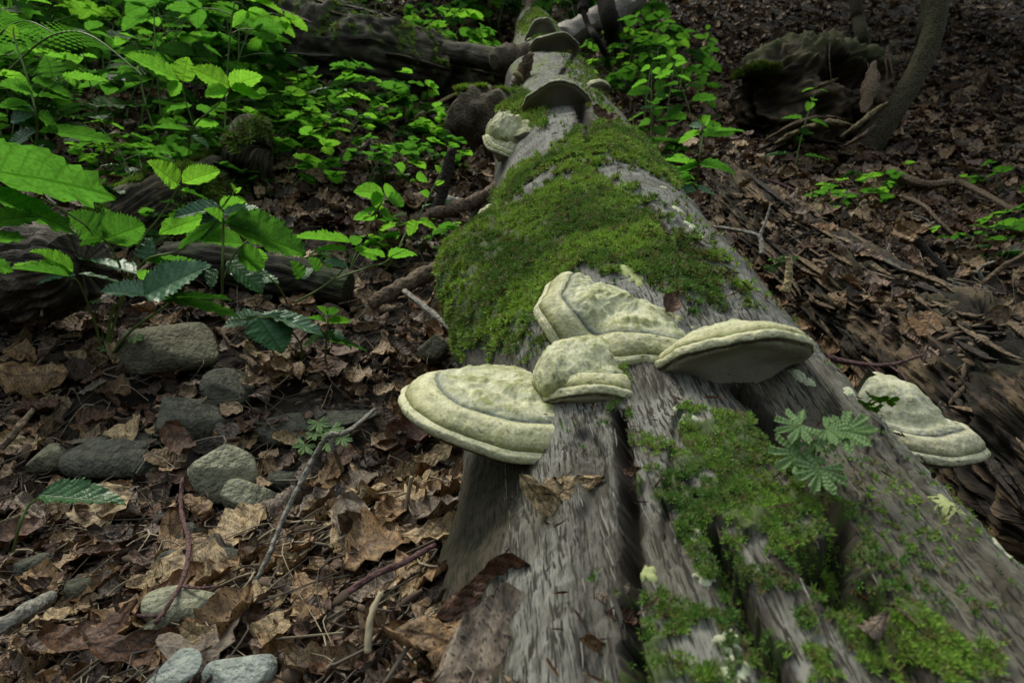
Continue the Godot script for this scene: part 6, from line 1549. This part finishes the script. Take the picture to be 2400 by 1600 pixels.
func build_dressing() -> void:
	# dead leaves caught on the trunk
	for l in [["pale shrivelled leaf hanging in points below the broad cream fungus", Vector3(0.0262, 0.4735, -0.5292), 0.062, 5, "dry_straw", Vector3(0.2, 0.3, 1)], ["pale torn leaf scrap stuck next to the shrivelled hanging one", Vector3(0.0446, 0.4863, -0.5265), 0.058, 3, "dry_straw", Vector3(-0.2, 0.5, 1)], ["small rust-coloured leaf on the grey wood below the humped fungus", Vector3(0.0905, 0.5009, -0.5097), 0.03, 0, "dry_rust", Vector3(0, 0.8, 0.7)],
			["brown folded leaf wedged between the wavy fungus and the wide one", Vector3(0.1619, 0.6395, -0.695), 0.055, 2, "dry_rust", Vector3(0.3, 0.5, 0.8)], ["brown cupped leaf caught in the long crack of the trunk", Vector3(0.0634, 0.4417, -0.4264), 0.04, 6, "dry_grey", Vector3(0, 0.8, 0.6)], ["thin crumpled leaf lower in the long crack of the trunk", Vector3(0.0645, 0.4339, -0.4096), 0.035, 0, "dry_rust", Vector3(0.3, 0.8, 0.6)],
			["tan leaf bit at the lower end of the trunk's long crack", Vector3(0.0485, 0.4219, -0.3994), 0.04, 5, "dry_tan", Vector3(0.6, 0.4, 0.7)], ["brown leaf standing on edge behind the upper moss strip", Vector3(0.1998, 1.084, -1.463), 0.06, 4, "dry_rust", Vector3(0, 0.2, 1)], ["whitish leaf on the moss near the trunk's lower hole", Vector3(0.1862, 0.4526, -0.3511), 0.04, 6, "dry_grey", Vector3(0.3, 0.8, 0.5)],
			["white leaf scrap lying on the dark stone by the slate slab", Vector3(-0.624, 0.487, -1.214), 0.055, 3, "dry_straw", Vector3(0, 0.9, 0.5)], ["large pale striped leaf lying flat beside the red twig's fork", Vector3(-0.3857, 0.3206, -0.833), 0.1, 1, "dry_straw", Vector3(0.1, 0.9, 0.5)], ["big rolled brown leaf at the lower end of the slate sliver", Vector3(-0.3329, 0.3114, -0.632), 0.11, 5, "dry_rust", Vector3(0.2, 0.8, 0.6)],
			["dark upright leaf standing at the trunk's foot", Vector3(-0.0168, 0.4108, -0.515), 0.085, 4, "dry_rust", Vector3(-0.2, 0.2, 1)], ["large reddish leaf under the broad cream fungus", Vector3(-0.1741, 0.4259, -1.208), 0.13, 0, "dry_rust", Vector3(-0.3, 0.7, 0.6)], ["big tan torn leaf heaped at the frame's lower edge near the trunk", Vector3(-0.038, 0.39, -0.473), 0.11, 3, "dry_tan", Vector3(0.2, 0.7, 0.7)], ["wide mauve-brown leaf at the very foot of the trunk", Vector3(0.0068, 0.3878, -0.446), 0.12, 1, "dry_grey", Vector3(0, 0.7, 0.7)],
			["huge crinkled tan leaf leaning at the frame's edge above the slate", Vector3(-0.91, 0.5391, -1.256), 0.16, 6, "dry_tan", Vector3(0.5, 0.5, 0.7)], ["curled tan leaf crowning the dark upturned root stub", Vector3(1.025, 0.8819, -1.74), 0.075, 2, "dry_tan", Vector3(0, 0.6, 0.8)], ["pale leaf lying on the rotten log's upper face", Vector3(0.9064, 0.816, -1.746), 0.08, 4, "dry_tan", Vector3(0, 0.8, 0.6)], ["second pale leaf drooping off the rotten log's upper face", Vector3(0.8932, 0.7489, -1.621), 0.08, 0, "dry_straw", Vector3(0.2, 0.7, 0.7)]]:
		var s: float = l[2] * (0.62 if l[2] < 0.057 else 1.0)
		var o := part("dead_leaf", DRY[l[3]], M[l[4]], self, Transform3D(sb(basis_up(l[5], Vector3(rr(-1, 1), rr(-0.5, 0.5), 0.2)), Vector3.ONE * s), l[1]))
		tag(o, l[0], "dead leaf", "dead leaves lying uppermost in the litter")
	# needles, bud scales and husks lying on moss and bark
	var root := Node3D.new()
	root.name = "bud_scale_litter"
	add_child(root)
	tag(root, "brown bud scales and needles sprinkled over moss and bark", "debris", "", "stuff")
	var buf := PackedFloat32Array()
	for i in 520:
		var d := 0.42 * pow(2.4 / 0.42, rng.randf())
		var th := rr(0.5, 2.5)
		if i < 150:
			d = rr(0.86, 1.0)
			th = rr(1.2, 1.5)
		var p := log_point(d, th) + log_dir(th) * rr(0.004, 0.012)
		push(buf, sb(basis_up(log_dir(th) + Vector3(rr(-0.3, 0.3), 0, rr(-0.3, 0.3)), Vector3(rr(-1, 1), rr(-1, 1), rr(-1, 1))), Vector3(1, 0.6, 0.35) * rr(0.007, 0.018)), p, [Color(0.2, 0.08, 0.025), Color(0.12, 0.05, 0.02), Color(0.3, 0.22, 0.14)][rng.randi() % 3] * rr(0.7, 1.2))
	multi("bud_scales", DRY[5], M.dry_any, buf, root)

# ---------------------------------------------------------------- the scene
func _ready() -> void:
	var cam := Camera3D.new()
	cam.name = "camera"
	add_child(cam)
	cam.position = CAM
	cam.fov = 53.1301
	cam.near = 0.05
	cam.far = 60.0
	var lens := CameraAttributesPhysical.new()
	lens.frustum_focal_length = 24.0
	lens.frustum_focus_distance = 0.85
	lens.exposure_aperture = 10.0
	lens.exposure_multiplier = 1.0
	lens.auto_exposure_enabled = false
	cam.attributes = lens
	cam.current = true
	var env := Environment.new()
	env.background_mode = Environment.BG_SKY
	var sky := ProceduralSkyMaterial.new()
	sky.sky_top_color = Color(0.92, 0.97, 1.0)
	sky.sky_horizon_color = Color(0.30, 0.36, 0.32)
	sky.sky_curve = 0.35
	sky.ground_bottom_color = Color(0.08, 0.08, 0.06)
	sky.ground_horizon_color = Color(0.2, 0.22, 0.18)
	sky.sky_energy_multiplier = 1.0
	env.sky = Sky.new()
	env.sky.sky_material = sky
	env.tonemap_mode = Environment.TONE_MAPPER_LINEAR
	env.tonemap_exposure = 1.3
	env.sdfgi_enabled = true
	env.ssao_enabled = true
	env.ssil_enabled = true
	var we := WorldEnvironment.new()
	we.name = "environment"
	we.environment = env
	add_child(we)
	var sun := DirectionalLight3D.new()
	sun.name = "daylight"
	sun.light_energy = 0.9
	sun.light_color = Color(1.0, 0.98, 0.92)
	sun.light_angular_distance = 22.0
	sun.shadow_enabled = true
	add_child(sun)
	sun.look_at_from_position(Vector3(-2.2, 6.0, -1.6), Vector3.ZERO)

	rng.seed = 20240611
	na.seed = 4

	na.fractal_octaves = 3
	nb.seed = 9

	nb.fractal_octaves = 2
	na.noise_type = FastNoiseLite.TYPE_SIMPLEX_SMOOTH
	nb.noise_type = FastNoiseLite.TYPE_SIMPLEX_SMOOTH
	na.frequency = 1.0
	nb.frequency = 1.0
	nc.seed = 5
	nc.frequency = 1.0
	nc.noise_type = FastNoiseLite.TYPE_CELLULAR
	nc.cellular_return_type = FastNoiseLite.RETURN_CELL_VALUE
	nc.fractal_type = FastNoiseLite.FRACTAL_NONE
	LU = LT.cross(Vector3.UP).normalized()
	LN = LU.cross(LT)
	LANDMARKS = [["the big rounded stone", Vector3(-0.7046, 0.5854, -1.433)], ["the pale olive stone", Vector3(-0.4627, 0.3842, -1.106)], ["the flat slate slab", Vector3(-0.6834, 0.4238, -1.196)], ["the dark stone", Vector3(-0.589, 0.4531, -1.238)], ["the flat greenish stone", Vector3(-0.3906, 0.2827, -0.821)], ["the light slate flake", Vector3(-0.3297, 0.2808, -0.662)], ["the red twig's upper end", Vector3(-0.5332, 0.3777, -1.103)],
		["the crooked grey stick", Vector3(-0.3398, 0.3377, -1.013)], ["the broad cream fungus", Vector3(-0.1942, 0.4058, -1.238)], ["the trunk's foot", Vector3(-0.0376, 0.3588, -0.614)], ["the lone bluish leaf", Vector3(-0.6951, 0.3312, -1.013)], ["the frame's lower edge", Vector3(-0.1619, 0.3126, -0.596)], ["the bramble plant's base", Vector3(-0.825, 0.555, -1.382)], ["the dark bark log", Vector3(-1.078, 0.6618, -1.514)], ["the upright slate shard", Vector3(-0.1713, 0.5849, -1.484)],
		["the root-like branch", Vector3(-0.3119, 0.699, -1.652)], ["the mossy stub", Vector3(-0.8514, 1.087, -2.099)], ["the curved fallen branch", Vector3(-0.1711, 1.013, -2.129)], ["the whitish fungus", Vector3(0.7083, 0.3884, -1.202)], ["the looping thin twig", Vector3(0.7135, 0.5399, -1.427)], ["the rotten log's far end", Vector3(0.7488, 1.148, -2.426)], ["the rotten log's near end", Vector3(0.8113, 0.3404, -1.112)], ["the dark upturned root stub", Vector3(1.097, 0.7368, -1.73)],
		["the rotten stump", Vector3(1.218, 1.446, -2.921)], ["the slanting tree", Vector3(1.591, 1.417, -2.822)], ["the black tree stem", Vector3(0.7664, 2.717, -4.925)], ["the mossy log's lower end", Vector3(-0.2485, 1.808, -3.359)], ["the mossy log's hollow", Vector3(-0.8268, 1.677, -2.843)], ["the mossy log's upper end", Vector3(-1.443, 2.296, -3.674)], ["the trunk's tip", Vector3(-0.1005, 3.554, -6.062)], ["the fern bank", Vector3(-1.99, 1.954, -3.197)],
		["the bank's crest", Vector3(-1.423, 1.774, -2.951)], ["the frame's upper corner", Vector3(-2.608, 2.339, -3.665)], ["the bank's dip", Vector3(-0.6404, 1.345, -2.414)], ["the winding root", Vector3(1.573, 1.17, -2.456)], ["the white birch-like branch", Vector3(1.124, 3.624, -6.206)], ["the knobbly fungus cluster", Vector3(-0.2325, 1.376, -2.681)], ["the dark-bottomed shelf fungus", Vector3(0.6835, 1.706, -3.308)], ["the ledge of ferns", Vector3(-0.6258, 2.544, -3.989)]]
	materials()
	for k in 4: LEAF.append(leaf_mesh(10 + k, [15, 13, 17, 12][k], [0.07, 0.04, 0.09, 0.06][k], [0.22, 0.12, 0.3, 0.18][k], [0.1, 0.16, 0.06, 0.2][k], [0.72, 0.8, 0.68, 0.76][k]))
	for k in 8: DRY.append(dry_mesh(30 + k, [1.5, 0.25, 1.1, -0.6, 0.5, 2.1, -1.3, 0.7][k], [0.3, 0.1, 0.2, -0.2, 0.6, 0.1, 0.35, -0.3][k], [0.3, 0.15, 0.2, 0.75, 0.2, 0.3, 0.6, 0.35][k]))
	build_ground()
	build_log()
	build_old_wood()
	build_trees()
	build_fungi()
	build_stones()
	build_sticks()
	build_near_plants()
	build_hillside_plants()
	build_litter()
	build_dressing()
